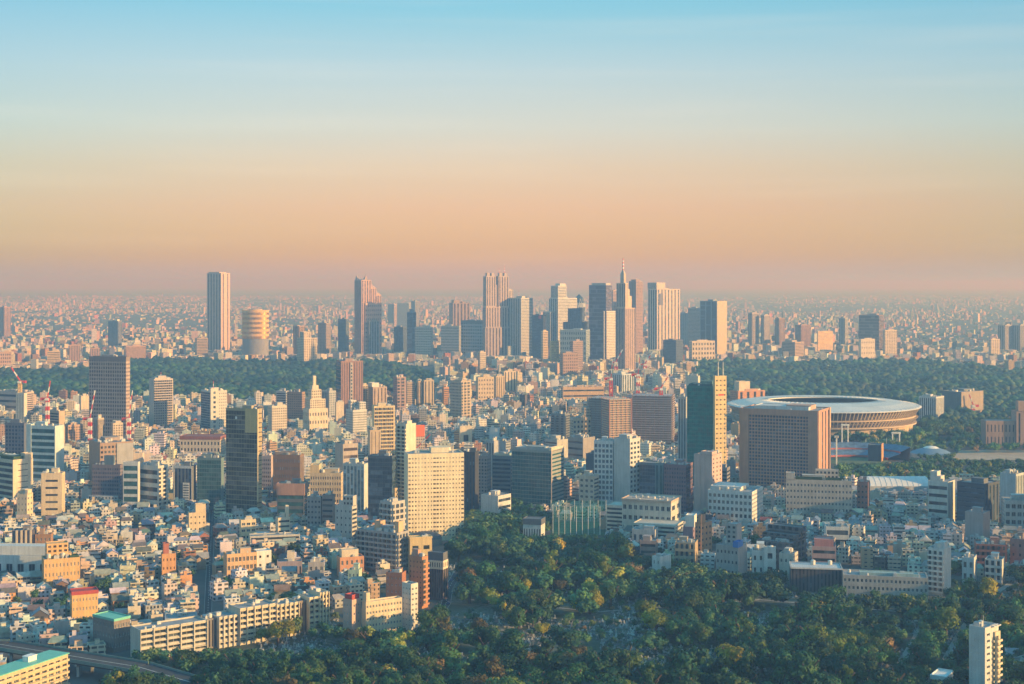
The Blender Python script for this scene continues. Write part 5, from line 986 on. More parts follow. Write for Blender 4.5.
_a, _b = at(955, 457), at(1055, 457); FOOT.append(((_a[0] + _b[0]) / 2, 1795, (_b[0] - _a[0]) / 2, 45, 1, 0)); HERO.append(('running ground', 955, 1060, 448, 460, 1830))
def inpoly(x, y, P):
    c = False; j = len(P) - 1
    for i in range(len(P)):
        if (P[i][1] > y) != (P[j][1] > y) and x < (P[j][0] - P[i][0]) * (y - P[i][1]) / (P[j][1] - P[i][1]) + P[i][0]: c = not c
        j = i
    return c
def hits(x, y, r):
    for cx, cy, hx, hy, c, s in FOOT:
        dx, dy = x - cx, y - cy
        if abs(dx) > hx + hy + r or abs(dy) > hx + hy + r: continue
        if abs(dx * c + dy * s) < hx + r and abs(-dx * s + dy * c) < hy + r: return True
    return False
# colour names and their base values
WALLS = [('white', (.68, .67, .64), 28), ('cream', (.64, .56, .44), 26), ('beige', (.52, .44, .35), 14), ('grey', (.36, .36, .37), 8), ('pale grey', (.54, .55, .55), 14), ('tan', (.44, .33, .23), 5),
         ('brown', (.22, .15, .11), 3), ('brick red', (.34, .15, .10), 2), ('pale blue', (.42, .46, .49), 2), ('pink', (.54, .40, .36), 2), ('orange', (.56, .31, .15), 3), ('charcoal', (.10, .10, .11), 2)]
ROOFS = [('grey', (.31, .295, .275), 24), ('dark grey', (.13, .125, .12), 16), ('brown', (.19, .145, .11), 10), ('red', (.30, .09, .06), 1.5), ('blue-grey', (.24, .26, .28), 5), ('green', (.14, .22, .16), .6), ('blue', (.10, .20, .32), .6), ('pale', (.54, .51, .46), 20)]
def pick(L_): return rng.choices(L_, [x[2] for x in L_])[0]
FILL = []
def clamp_h(x, y, w, h, zone_min):
    px, pyg = proj(x, y, 0); k = FPX / y; a, b = px - w * .6 * k, px + w * .6 * k
    for s, x0, x1, yt, yb, D in HERO:
        if D > y and b > x0 + 1 and a < x1 - 1:
            lim = CAM_H - ((yb - 2) - HZ) / k
            if lim < h: h = lim
            if h < zone_min: return 0
    return h
def town(poly, yaw, cw, cd, hf, pitched, jit, gap=.12, street_every=(6, 2), sw=5.0):
    P = [at(*p) for p in poly]; yw = R(yaw); c, s = math.cos(yw), math.sin(yw)
    loc = [(x * c + y * s, -x * s + y * c) for x, y in P]; x0, x1 = min(p[0] for p in loc), max(p[0] for p in loc); y0, y1 = min(p[1] for p in loc), max(p[1] for p in loc)
    v = y0; row = 0
    while v < y1:
        u = x0 + rng.uniform(0, cw); colm = 0
        while u < x1:
            w, d = cw * rng.uniform(.68, .98), cd * rng.uniform(.68, .95)
            uu, vv = u + cw / 2, v + cd / 2 + rng.uniform(-1, 1); x, y = uu * c - vv * s, uu * s + vv * c
            u += cw * rng.uniform(.9, 1.15); colm += 1
            if colm % street_every[0] == 0: u += sw
            if y < 300 or rng.random() < gap: continue
            px, py = proj(x, y, 0)
            if not inpoly(px, py, poly) or hits(x, y, max(w, d) * .45): continue
            h = hf(); big = h > 12
            h = clamp_h(x, y, max(w, d), h, 3.4)
            if h < 3.4: continue
            h = max(3.2, round(h / 3.1) * 3.1)
            p = (not big) and h < 10 and rng.random() < pitched
            kind = 'house' if p else ('office_building' if h > 17 else 'apartment_building')
            FILL.append(dict(x=x, y=y, w=w, d=d, h=h, yaw=yw + rng.gauss(0, jit), kind=kind, p=p, wall=pick(WALLS), roof=pick(ROOFS), px=px, py=py, size=max(w, d) * (h + 2) / y ** 2))
        v += cd; row += 1
        if row % street_every[1] == 0: v += sw
hx = lambda lo, hi, tail, p: (lambda: rng.uniform(*tail) if rng.random() < p else rng.uniform(lo, hi))
town([(-30, 508), (204, 508), (396, 508), (404, 545), (384, 575), (384, 600), (342, 606), (330, 612), (205, 622), (140, 634), (135, 668), (60, 655), (-30, 634)], 22, 11.2, 10.4, hx(5.5, 9.8, (10, 14), .2), .38, .13)
town([(-30, 646), (60, 668), (20, 684), (-30, 684)], 12, 11, 11, hx(5, 8, (8, 10), .1), .6, .1)
town([(498, 512), (700, 506), (1050, 506), (1050, 582), (950, 576), (845, 566), (790, 568), (735, 572), (640, 564), (606, 540), (606, 520), (548, 520), (520, 512)], -14, 11, 11, hx(5.5, 10.5, (10, 16), .2), .3, .12)
town([(1000, 655), (1070, 655), (1070, 700), (1000, 700)], -14, 11, 10, hx(5, 8, (8, 9), .1), .7, .1)
town([(-40, 402), (340, 408), (482, 404), (482, 506), (-40, 506)], 8, 14, 13, hx(6, 15, (15, 30), .22), .15, .2, .1, (5, 2), 5)
town([(482, 400), (690, 398), (742, 412), (742, 506), (482, 506)], -16, 14, 13, hx(6, 15, (15, 28), .2), .15, .2, .12, (5, 2), 5)
town([(742, 494), (1050, 494), (1050, 506), (742, 506)], -14, 14, 13, hx(8, 15, (15, 22), .25), .1, .1)
town([(438, 372), (480, 354), (700, 352), (690, 398), (482, 404), (438, 402)], 0, 19, 18, hx(8, 20, (20, 42), .24), .05, .4, .1, (6, 2), 6)
town([(-40, 346), (430, 344), (470, 352), (440, 366), (130, 365), (-40, 372)], 0, 19, 18, hx(6, 14, (14, 34), .2), 0, .6, .1, (6, 2), 8)
town([(690, 346), (1060, 346), (1060, 374), (930, 368), (690, 366)], 0, 19, 18, hx(6, 14, (14, 32), .16), 0, .6, .12, (6, 2), 8)
def shell(b, mb_w, mb_r, L_=True):
    """walls with uv in metres and a flat or gabled roof; coordinates local when L_, else placed in the world"""
    hw, hd, h = b['w'] / 2, b['d'] / 2, b['h']; cy, sy = math.cos(b['yaw']), math.sin(b['yaw'])
    T_ = (lambda x, y, z: (x, y, z)) if L_ else (lambda x, y, z: (b['x'] + x * cy - y * sy, b['y'] + x * sy + y * cy, z))
    wc = tuple(v * rng.uniform(.88, 1.1) for v in b['wall'][1]); rc = tuple(v * rng.uniform(.85, 1.15) for v in b['roof'][1])
    st = (rng.choice((.35, .45, .6, .8, .95)), rng.uniform(.32, .55), rng.random()); off = rng.uniform(0, 9)
    Q = [(-hw, -hd), (hw, -hd), (hw, hd), (-hw, hd)]
    for i in range(4):
        a, c = Q[i], Q[(i + 1) % 4]; ln = math.hypot(c[0] - a[0], c[1] - a[1]); blank = rng.random() < .18
        uv = [(0, -9)] * 4 if blank else [(off, .01), (off + ln, .01), (off + ln, h), (off, h)]
        mb_w.face([T_(*a, 0), T_(*c, 0), T_(*c, h), T_(*a, h)], 0, wc, st, uv)
    if b['p']:
        e = .5; rz = min(b['w'], b['d']) * .5 * rng.uniform(.55, .8); ax = b['w'] >= b['d']
        hip = rng.random() < .35; k = (hw * .45 if ax else hd * .45) if hip else 0
        if ax: A, B = (-hw - e + k, 0), (hw + e - k, 0); F = [((-hw - e, -hd - e), (hw + e, -hd - e), B, A), ((hw + e, hd + e), (-hw - e, hd + e), A, B)]; G_ = [((-hw, hd), (-hw, -hd), A), ((hw, -hd), (hw, hd), B)]; H_ = [((-hw - e, hd + e), (-hw - e, -hd - e), A), ((hw + e, -hd - e), (hw + e, hd + e), B)]
        else: A, B = (0, -hd - e + k), (0, hd + e - k); F = [((hw + e, -hd - e), (hw + e, hd + e), B, A), ((-hw - e, hd + e), (-hw - e, -hd - e), A, B)]; G_ = [((-hw, -hd), (hw, -hd), A), ((hw, hd), (-hw, hd), B)]; H_ = [((-hw - e, -hd - e), (hw + e, -hd - e), A), ((hw + e, hd + e), (-hw - e, hd + e), B)]
        for f in F: mb_r.face([T_(*f[0], h - .15), T_(*f[1], h - .15), T_(*f[2], h + rz), T_(*f[3], h + rz)], 0, rc)
        for f in (H_ if hip else G_):
            if hip: mb_r.face([T_(*f[0], h - .15), T_(*f[1], h - .15), T_(*f[2], h + rz)], 0, rc)
            else:
                tip = f[2]; sc = ((hw / (hw + e)) if ax else 1, 1 if ax else (hd / (hd + e))); mb_w.face([T_(*f[0], h), T_(*f[1], h), T_(tip[0] * sc[0], tip[1] * sc[1], h + rz - .12)], 0, wc, st)
    else:
        e = .35; I = [(x * (1 - e / hw), y * (1 - e / hd)) for x, y in Q]
        for i in range(4):
            j = (i + 1) % 4; mb_w.face([T_(*Q[i], h), T_(*Q[j], h), T_(*I[j], h), T_(*I[i], h)], 0, wc, st); mb_w.face([T_(*I[i], h), T_(*I[j], h), T_(*I[j], h - .7), T_(*I[i], h - .7)], 0, wc, st)
        mb_r.face([T_(*p, h - .7) for p in I], 0, rc)
    return wc, rc, T_
def roof_bits(b, mb, T_, wc):
    hw, hd, h = b['w'] / 2, b['d'] / 2, b['h']
    def bx(x0, x1, y0, y1, z0, z1, c):
        Q = [(x0, y0), (x1, y0), (x1, y1), (x0, y1)]
        for i in range(4): mb.face([T_(*Q[i], z0), T_(*Q[(i + 1) % 4], z0), T_(*Q[(i + 1) % 4], z1), T_(*Q[i], z1)], 0, c)
        mb.face([T_(*q, z1) for q in Q], 0, c)
    x, y = rng.uniform(-.5, .3) * hw, rng.uniform(-.3, .4) * hd; bx(x - hw * .28, x + hw * .28, y - hd * .3, y + hd * .3, h - .7, h + rng.uniform(1.8, 3), wc)
    for k in range(rng.randint(1, 4)):
        x, y, s = rng.uniform(-.75, .7) * hw, rng.uniform(-.75, .7) * hd, rng.uniform(.5, 1.1); v = rng.uniform(.3, .62); bx(x - s, x + s, y - s * .7, y + s * .7, h - .7, h - .7 + rng.uniform(.8, 1.8), (v, v, v * .98))
# who stands as a thing of its own: the 285 of each kind that show largest
FILL.sort(key=lambda b: -b['size'])
cnt = {}; SOLO = []; REST = []
for b in FILL:
    k = b['kind']; cap = {'house': 285, 'apartment_building': 215, 'office_building': 150}[k]
    if cnt.get(k, 0) < cap: cnt[k] = cnt.get(k, 0) + 1; SOLO.append(b)
    else: REST.append(b)
print('FILL', len(FILL), 'solo', len(SOLO), cnt)
NUM = ['', '', 'second ', 'third ', 'fourth ', 'fifth ', 'sixth ', 'seventh ', 'eighth ', 'ninth ', 'tenth ', 'eleventh ', 'twelfth ', 'thirteenth ', 'fourteenth ', 'fifteenth ', 'sixteenth ', 'seventeenth ', 'eighteenth ', 'nineteenth ', 'twentieth ']
USED = set()
LM = [(s, (x0 + x1) / 2, (x1 - x0) / 2, yb, D) for s, x0, x1, yt, yb, D in HERO if len(s.split()) <= 5 and D < 2600]
LM.append(('straight street', 209, 5, 560, 1130))
def landmark(b):
    best = min(LM, key=lambda l: ((max(0, abs(b['px'] - l[1]) - l[2])) ** 2 + ((b['y'] - l[4]) * .25) ** 2) + (0 if l[4] < 2400 else 400))
    dx = b['px'] - best[1]; dy = (b['y'] - best[4])
    if abs(dx) > best[2] + 2 and abs(dx) > abs(dy) * .12: rel = 'right of' if dx > 0 else 'left of'
    else: rel = 'behind' if dy > 0 else 'in front of'
    return best[0], rel, abs(dx) + abs(dy)
def unique_labels(items, base):
    """base(b) -> adjectives + noun; adds where it stands, and its rank among equals by distance from the landmark"""
    g = {}
    for b in items:
        s, rel, dist = landmark(b); b['lab'] = (base(b), rel, s); g.setdefault(b['lab'], []).append((dist, id(b), b))
    for k, L_ in g.items():
        for i, (_, _, b) in enumerate(sorted(L_, key=lambda q: q[:2])):
            r = NUM[i + 1] if i + 1 < len(NUM) else 'further '
            b['label'] = (r + k[0] + ' ' + k[1] + ' the ' + k[2]) if i or len(L_) == 1 else ('nearest ' + k[0] + ' ' + k[1] + ' the ' + k[2])
ST = {1: 'one-storey', 2: 'two-storey', 3: 'three-storey', 4: 'four-storey', 5: 'five-storey', 6: 'six-storey', 7: 'seven-storey', 8: 'eight-storey', 9: 'nine-storey', 10: 'ten-storey'}
def fbase(b):
    n = ST.get(int(round(b['h'] / 3.1)), 'tall'); k = {'house': 'house', 'apartment_building': 'flats', 'office_building': 'office'}[b['kind']]
    return f"{n} {b['wall'][0]} {k}" + (f", {b['roof'][0]} roof," if b['p'] else '')
unique_labels(SOLO, fbase)
GRP = {'house': 'small houses of the town', 'apartment_building': 'low flats of the town', 'office_building': 'mid-rise offices of the town'}
CAT = {'house': 'house', 'apartment_building': 'apartment building', 'office_building': 'office building'}
for b in SOLO:
    root = empty(b['kind'], (b['x'], b['y'], 0), b['yaw']); tag(root, b['label'], CAT[b['kind']], GRP[b['kind']])
    w, r = MB(), MB(); wc, rc, T_ = shell(b, w, r); w.obj('wall', [M_FW], root, True); ro = r.obj('roof', [M_FR], root, True)
    hw, hd, h = b['w'] / 2, b['d'] / 2, b['h']
    if not b['p']:
        m = MB(); x, y = rng.uniform(-.45, .35) * hw, rng.uniform(-.3, .4) * hd; ww, dd, zz = hw * rng.uniform(.2, .42), hd * rng.uniform(.22, .4), h + rng.uniform(1.8, 3.2)
        m.box(x - ww, x + ww, y - dd, y + dd, h - .7, zz, 0, wc); m.box(x - ww - .15, x + ww + .15, y - dd - .15, y + dd + .15, zz, zz + .2, 0, rc); m.obj('machine_room', [M_FR], root, True)
        add_units(ro, -hw, hw, -hd, hd, h - .7, rng.randint(1, 3), .6)
        if b['y'] < 1500 and h > 6 and rng.random() < .6:
            for k in range(1, int(h / 3.1)):
                m = MB(); z = k * 3.1; x0 = -hw * rng.uniform(.5, .95); x1 = hw * rng.uniform(.3, .95); m.box(x0, x1, -hd - 1.1, -hd - .01, z - .2, z, 0, wc, bottom=True); m.box(x0, x1, -hd - 1.1, -hd - .98, z, z + .95, 0, tuple(v * .95 for v in wc)); m.obj('balcony', [M_FR], root, True)
    elif rng.random() < .5:
        m = MB(); k = rng.choice((-1, 1)); z = h * .52; m.box(-hw * .8, hw * .6, -hd - .95, -hd - .01, z - .18, z, 0, wc, bottom=True); m.box(-hw * .8, hw * .6, -hd - .95, -hd - .85, z, z + .9, 0, wc); m.obj('balcony', [M_FR], root, True)
# everything smaller, one mass per kind
for kind, lab in (('house', 'countless tiny roofs of distant small houses packed between larger buildings'), ('apartment_building', 'dense mass of distant low flats filling the middle of the city'), ('office_building', 'crowd of distant mid-rise blocks spread to the foot of the skyline')):
    w, r = MB(), MB()
    for b in REST:
        if b['kind'] != kind: continue
        wc, rc, T_ = shell(b, w, r, False)
        if not b['p'] and b['y'] < 3600: roof_bits(b, r, T_, wc)
    base = len(w.v); w.v += r.v; w.f += [tuple(i + base for i in f) for f in r.f]; w.m += [1] * len(r.f); w.c += r.c; w.s += r.s; w.uv += r.uv
    if w.f: o = w.obj('distant_' + {'house': 'houses', 'apartment_building': 'flats', 'office_building': 'blocks'}[kind], [M_FW, M_FR], None, True); tag(o, lab, 'buildings', None, 'stuff')
# the plain out to the horizon
w = MB(); N_ = 38000
for i in range(N_):
    py = 296.6 + 56 * (rng.random() ** 1.25); px = rng.uniform(-60, 1084); x, y = at(px, py)
    nz = math.sin(x * .0011 + 1.3) + math.sin(y * .0007 + x * .0004) + math.sin(x * .0031 - y * .0013)
    if nz < -.5 and rng.random() < .8: continue
    if (py > 345 and 30 < px < 1000) or y < 4300: continue
    k = y / FPX; wd = max(rng.uniform(8, 24), k * rng.uniform(.7, 2.6)); dp = max(10, wd * rng.uniform(.5, 1.2)); h = rng.uniform(4, 10) if rng.random() < .86 - .1 * max(0, nz) else rng.uniform(12, 28 if rng.random() < .92 else 60)
    h = max(h, k * rng.uniform(.2, .55))
    if hits(x, y, wd * .7): continue
    h = clamp_h(x, y, wd, h, 4)
    if h < 4: continue
    yw = rng.uniform(0, 1.57); c, s = math.cos(yw), math.sin(yw); col = tuple(v * rng.uniform(.55, .9) for v in pick(WALLS)[1]); rc = pick(ROOFS)[1]
    Q = [(x + a * wd / 2 * c - b2 * dp / 2 * s, y + a * wd / 2 * s + b2 * dp / 2 * c) for a, b2 in ((-1, -1), (1, -1), (1, 1), (-1, 1))]
    for j in range(4): w.face([(*Q[j], 0), (*Q[(j + 1) % 4], 0), (*Q[(j + 1) % 4], h), (*Q[j], h)], 0, col)
    w.face([(*q, h) for q in Q], 0, rc)
tag(w.obj('horizon_buildings', [M_FR], None, True), 'endless hazy carpet of tiny buildings reaching the horizon', 'buildings', None, 'stuff')

# ------------------------------------------------------------------ trees
def ico(sub):
    import bmesh
    bm = bmesh.new(); bmesh.ops.create_icosphere(bm, subdivisions=sub, radius=1); v = np.array([p.co[:] for p in bm.verts]); f = np.array([[q.index for q in g.verts] for g in bm.faces]); bm.free(); return v, f
I1, F1 = ico(1); I2, F2 = ico(2)
def crown_arrays(shape, nleaf, leaf, seed):
    """a crown of unit radius and height: lobes thickly covered with leaf sprays"""
    g = np.random.default_rng(seed); nl = int(g.integers(7, 12)); V, F = [], []; off = 0
    if shape == 'round': cen = g.normal(0, .34, (nl, 3)) * [1, 1, .8]; rad = g.uniform(.36, .58, nl)
    elif shape == 'spread': cen = g.normal(0, .46, (nl, 3)) * [1, 1, .42]; rad = g.uniform(.30, .48, nl)
    else: cen = np.stack([g.normal(0, .18, nl), g.normal(0, .18, nl), np.linspace(-.75, .85, nl)], 1); rad = np.linspace(.5, .22, nl) * g.uniform(.85, 1.15, nl)
    for c, r in zip(cen, rad):                     # inner leaf body, uneven
        v = I2 * (r * .60) * (1 + .22 * g.normal(0, 1, (len(I2), 1)).clip(-1.2, 1.2)) + c; V.append(v); F += [tuple(i_ + off for i_ in q) for q in F2.tolist()]; off += len(v)
    k = g.choice(nl, nleaf, p=rad ** 2 / (rad ** 2).sum()); d = g.normal(0, 1, (nleaf, 3)); d /= np.linalg.norm(d, axis=1)[:, None]; d[:, 2] = np.where(d[:, 2] < -.5, -d[:, 2], d[:, 2])
    p = cen[k] + d * (rad[k] * g.uniform(.82, 1.18, nleaf))[:, None]
    n = d + g.normal(0, .32, (nleaf, 3)); n /= np.linalg.norm(n, axis=1)[:, None]
    a = np.cross(n, g.normal(0, 1, (nleaf, 3))); a /= np.linalg.norm(a, axis=1)[:, None]; b = np.cross(n, a); s = leaf * g.uniform(.6, 1.4, (nleaf, 1)); s2 = s * g.uniform(.5, 1, (nleaf, 1))
    q = np.stack([p - a * s, p - b * s2, p + a * s, p + b * s2], 1).reshape(-1, 3); V.append(q)
    F += [(off + 4 * i, off + 4 * i + 1, off + 4 * i + 2, off + 4 * i + 3) for i in range(nleaf)]
    return np.concatenate(V), F
CROWN = {}; 
for sh in ('round', 'spread', 'upright'):
    for j in range(4):
        v, f = crown_arrays(sh, 1250, .072, hash((sh == 'round', sh == 'spread', j)) % 9999 + j); me = bpy.data.meshes.new('crown'); me.from_pydata(v.tolist(), [], f); me.materials.append(M_LEAF); CROWN[sh, j] = me
def trunk_mesh(seed):
    g = random.Random(seed); mb = MB(); prof = [(.055, 0), (.04, .25), (.032, .5)]
    mb.lathe(prof, 7)
    for k in range(5): a = k * 1.26 + g.uniform(-.4, .4); mb.bar((0, 0, .3 + .04 * k), (math.cos(a) * .3, math.sin(a) * .3, .62 + .05 * k), .016)
    return mb.mesh('trunk', [M_BARK])
TRUNK = [trunk_mesh(i) for i in range(4)]
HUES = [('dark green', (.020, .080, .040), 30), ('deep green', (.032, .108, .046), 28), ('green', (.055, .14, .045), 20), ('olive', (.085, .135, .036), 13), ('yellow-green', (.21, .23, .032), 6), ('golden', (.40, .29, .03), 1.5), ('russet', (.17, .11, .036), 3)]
OPEN = [(380, 628, 60, 16), (470, 626, 40, 20), (500, 578, 26, 12), (590, 560, 34, 10), (590, 640, 70, 22), (640, 618, 40, 14), (740, 572, 50, 16), (770, 622, 36, 14), (690, 664, 50, 14), (975, 592, 40, 10), (520, 652, 40, 14), (430, 604, 14, 14), (300, 652, 40, 8), (560, 600, 20, 8), (715, 560, 46, 12), (610, 668, 64, 12), (450, 664, 40, 9), (540, 574, 24, 8), (800, 600, 40, 8), (880, 628, 30, 7), (1010, 600, 24, 12)]
def open_at(px, py): return any(((px - a) / c) ** 2 + ((py - b) / d) ** 2 < .85 for a, b, c, d in OPEN)
TREES = []
def grove(poly, step, rr, keep=1.0, hero_lim=True, opens=True, px_clear=None):
    P = [at(*p) for p in poly]; x0, x1 = min(p[0] for p in P), max(p[0] for p in P); y0, y1 = min(p[1] for p in P), max(p[1] for p in P); v = y0
    while v < y1:
        u = x0
        while u < x1:
            x, y = u + rng.uniform(-.45, .45) * step, v + rng.uniform(-.45, .45) * step; u += step
            px, py = proj(x, y, 0)
            if not inpoly(px, py, poly) or rng.random() > keep: continue
            r = rng.uniform(*rr) * (1.25 if rng.random() < .15 else 1)
            if opens and open_at(px, py):
                if rng.random() < .25: continue
                r = rng.uniform(1.4, 3.4)
            if hits(x, y, r * .55): continue
            h = r * rng.uniform(1.7, 2.5)
            if hero_lim:
                h2 = clamp_h(x, y, r * 1.4, h, 2.5)
                if h2 < 2.5: continue
                if h2 < h: r *= max(.45, h2 / h); h = h2
            TREES.append(dict(x=x, y=y, r=r, h=h, px=px, py=py, hue=pick(HUES), shape=rng.choice(('round', 'round', 'round', 'spread', 'spread', 'upright')), size=r * h / y ** 2))
        v += step
grove(CEM, 11.0, (4.0, 9.6), .97)
grove([(112, 692), (130, 684), (200, 688), (290, 690), (280, 722), (110, 722)], 8.5, (5, 8), .95, False, False)
grove([(462, 536), (470, 512), (520, 508), (552, 522), (548, 538)], 11, (4, 7), .9, True, False)
grove([(-40, 410), (740, 410), (740, 505), (-40, 505)], 58, (3, 5.5), .5, True, False)
grove([(828, 496), (1050, 500), (1050, 428), (985, 424), (930, 424), (900, 432), (880, 440), (842, 470)], 13, (4.5, 7.5), .9, True, False)
_free = [g for g in GREEN]
for x, y, r in _free:
    px, py = proj(x, y, 0); TREES.append(dict(x=x, y=y, r=r, h=r * rng.uniform(2, 2.6), px=px, py=py, hue=pick(HUES[:4]), shape='round', size=r * r * 2.3 / y ** 2))
for k in range(120):                                   # belt of trees round the stadium
    a = R(-118 + 132 * k / 120 + rng.uniform(-1, 1)); d = rng.uniform(12, 40); x, y = (823 - 512) / FPX * 2125 + (142 + d) * math.cos(a), 2125 + (140 + d) * math.sin(a)
    if math.hypot((x - at(856, 462)[0]) / 76, (y - at(856, 462)[1] - 10) / 62) < 1: continue
    px, py = proj(x, y, 0); r = rng.uniform(6, 9.5); TREES.append(dict(x=x, y=y, r=r, h=r * 2.3, px=px, py=py, hue=pick(HUES[:4]), shape='round', size=r * r * 2 / y ** 2))
for k in range(16):                                   # tall trees between the viewer and the raised road
    px = 132 + k * 9 + rng.uniform(-3, 3); y = rng.uniform(738, 758) - (k * .8); x = (px - 512) / FPX * y; r = rng.uniform(5, 7); TREES.append(dict(x=x, y=y, r=r, h=rng.uniform(14, 18), px=px, py=proj(x, y, 0)[1], hue=pick(HUES[:4]), shape='round', size=r * r * 3 / y ** 2))
# yellow crowns set one by one: yellow foliage with sunlit yellow put into the hue
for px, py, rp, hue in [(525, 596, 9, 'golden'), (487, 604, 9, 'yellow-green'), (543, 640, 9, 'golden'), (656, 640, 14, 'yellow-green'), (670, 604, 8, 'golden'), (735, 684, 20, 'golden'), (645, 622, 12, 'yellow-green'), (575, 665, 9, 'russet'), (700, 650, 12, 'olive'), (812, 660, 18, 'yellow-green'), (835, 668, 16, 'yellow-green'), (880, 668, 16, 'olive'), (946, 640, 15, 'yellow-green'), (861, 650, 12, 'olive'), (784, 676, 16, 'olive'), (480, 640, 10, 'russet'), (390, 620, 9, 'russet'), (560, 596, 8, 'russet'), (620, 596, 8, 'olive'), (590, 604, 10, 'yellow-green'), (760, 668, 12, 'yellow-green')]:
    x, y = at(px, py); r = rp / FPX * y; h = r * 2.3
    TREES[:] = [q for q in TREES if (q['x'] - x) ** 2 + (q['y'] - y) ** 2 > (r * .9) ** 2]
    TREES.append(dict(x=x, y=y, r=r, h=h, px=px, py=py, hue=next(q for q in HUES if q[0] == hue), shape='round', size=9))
TREES = [q for q in TREES if q['py'] < 800]
vis = lambda q: -40 < q['px'] < 1064 and q['py'] < 684 + q['h'] * FPX / q['y']
TREES.sort(key=lambda q: (not vis(q), -q['size'])); SOLO_T, REST_T = TREES[:298], TREES[298:]
print('TREES', len(TREES))
LM = [(s, a, b2, yb, D) for s, a, b2, yb, D in LM if D < 1500]
SH = {'round': 'round-crowned tree', 'spread': 'spreading tree', 'upright': 'upright tree'}
unique_labels(SOLO_T, lambda q: ('small ' if q['r'] < 4.2 else 'large ' if q['r'] > 7 else 'middling ') + q['hue'][0] + ' ' + SH[q['shape']])
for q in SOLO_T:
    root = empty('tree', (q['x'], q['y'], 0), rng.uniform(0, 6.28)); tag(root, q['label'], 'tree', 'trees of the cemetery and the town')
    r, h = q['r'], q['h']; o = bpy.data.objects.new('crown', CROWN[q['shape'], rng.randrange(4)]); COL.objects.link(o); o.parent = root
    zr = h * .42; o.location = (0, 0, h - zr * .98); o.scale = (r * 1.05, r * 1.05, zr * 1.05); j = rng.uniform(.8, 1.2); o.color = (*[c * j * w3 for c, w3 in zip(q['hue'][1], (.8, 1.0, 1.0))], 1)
    o = bpy.data.objects.new('trunk', TRUNK[rng.randrange(4)]); COL.objects.link(o); o.parent = root; o.scale = (h, h, h)
def mass(name, label, items, lod, leafy):
    Vs, Cs, FI = [], [], []; off = 0
    cr = [crown_arrays('round', leafy, .115, 77 + k) for k in range(4)] if leafy else None
    for (x, y, z, r, zr, col) in items:
        if leafy: v, f = cr[rng.randrange(4)]
        else: v, f = (I1, F1) if lod == 1 else (I2, F2)
        a = rng.uniform(0, 6.28); c, s = math.cos(a), math.sin(a); v = np.asarray(v)
        if not leafy: v = v * (1 + nrng.normal(0, .16, (len(v), 1)))
        w_ = np.stack([(v[:, 0] * c - v[:, 1] * s) * r + x, (v[:, 0] * s + v[:, 1] * c) * r + y, v[:, 2] * zr + z], 1); Vs.append(w_); Cs.append(np.tile(np.array([*col, 1.0]) , (len(v), 1)))
        FI += [tuple(q + off for q in g) for g in (f if leafy else f.tolist())]; off += len(v)
    me = bpy.data.meshes.new(name); me.from_pydata(np.concatenate(Vs).tolist(), [], FI); me.materials.append(M_LEAFS)
    if not leafy: me.polygons.foreach_set('use_smooth', [True] * len(FI))
    ca = me.color_attributes.new('col', 'FLOAT_COLOR', 'POINT'); ca.data.foreach_set('color', np.concatenate(Cs).astype('f').ravel())
    o = bpy.data.objects.new(name, me); COL.objects.link(o); tag(o, label, 'trees', None, 'stuff')
near = [q for q in REST_T if q['y'] < 1350]; far_ = [q for q in REST_T if q['y'] >= 1350]
it = lambda L_: [(q['x'], q['y'], q['h'] * .58, q['r'], q['h'] * .44, q['hue'][1]) for q in L_]
mass('cemetery_woodland', 'lesser trees and shrubs filling the cemetery between the big crowns', it(near), 2, 380)
mass('park_woodland', 'dark park trees around the ballpark and scattered over the town', it(far_), 2, 160)
def forest(name, label, poly, step, rr):
    P = [at(*p) for p in poly]; items = []; x0, x1 = min(p[0] for p in P), max(p[0] for p in P); y0, y1 = min(p[1] for p in P), max(p[1] for p in P); v = y0
    while v < y1:
        u = x0
        while u < x1:
            x, y = u + rng.uniform(-.5, .5) * step, v + rng.uniform(-.5, .5) * step; u += step; px, py = proj(x, y, 0)
            nz = math.sin(x * .013 + 1) + math.sin(y * .009 + 2 + x * .004) + .7 * math.sin(x * .041 - y * .02)
            if inpoly(px + 7 * nz, py + 1.9 * nz, poly) and not hits(x, y, 3):
                if nz < -1.7 and rng.random() < .7: continue
                r = rng.uniform(*rr) * rng.choice((.7, 1, 1, 1.25)) * (1 + .1 * nz); h = r * rng.uniform(1.7, 2.3); items.append((x, y, h * .6, r, h * .45, tuple(c * rng.uniform(.9, 1.1) * q * .62 * (1 + .22 * math.sin(x * .006 + y * .011)) for c, q in zip(rng.choices(HUES[:4], (30, 30, 25, 10))[0][1], (.7, .9, 1.0)))))
        v += step
    print(name, len(items)); mass(name, label, items, 1, 0)
forest('western_wood', 'broad dark wood stretching behind the left towers', [(-60, 375), (30, 373), (130, 367), (300, 365), (400, 369), (440, 378), (452, 385), (420, 392), (360, 396), (270, 404), (150, 405), (-60, 404)], 11.5, (5.5, 8.5))
forest('eastern_wood', 'broad dark wood behind the stadium and the museum', [(680, 372), (760, 366), (900, 368), (1080, 376), (1080, 430), (985, 424), (925, 426), (905, 404), (720, 400), (684, 388)], 11.5, (5.5, 8.5))

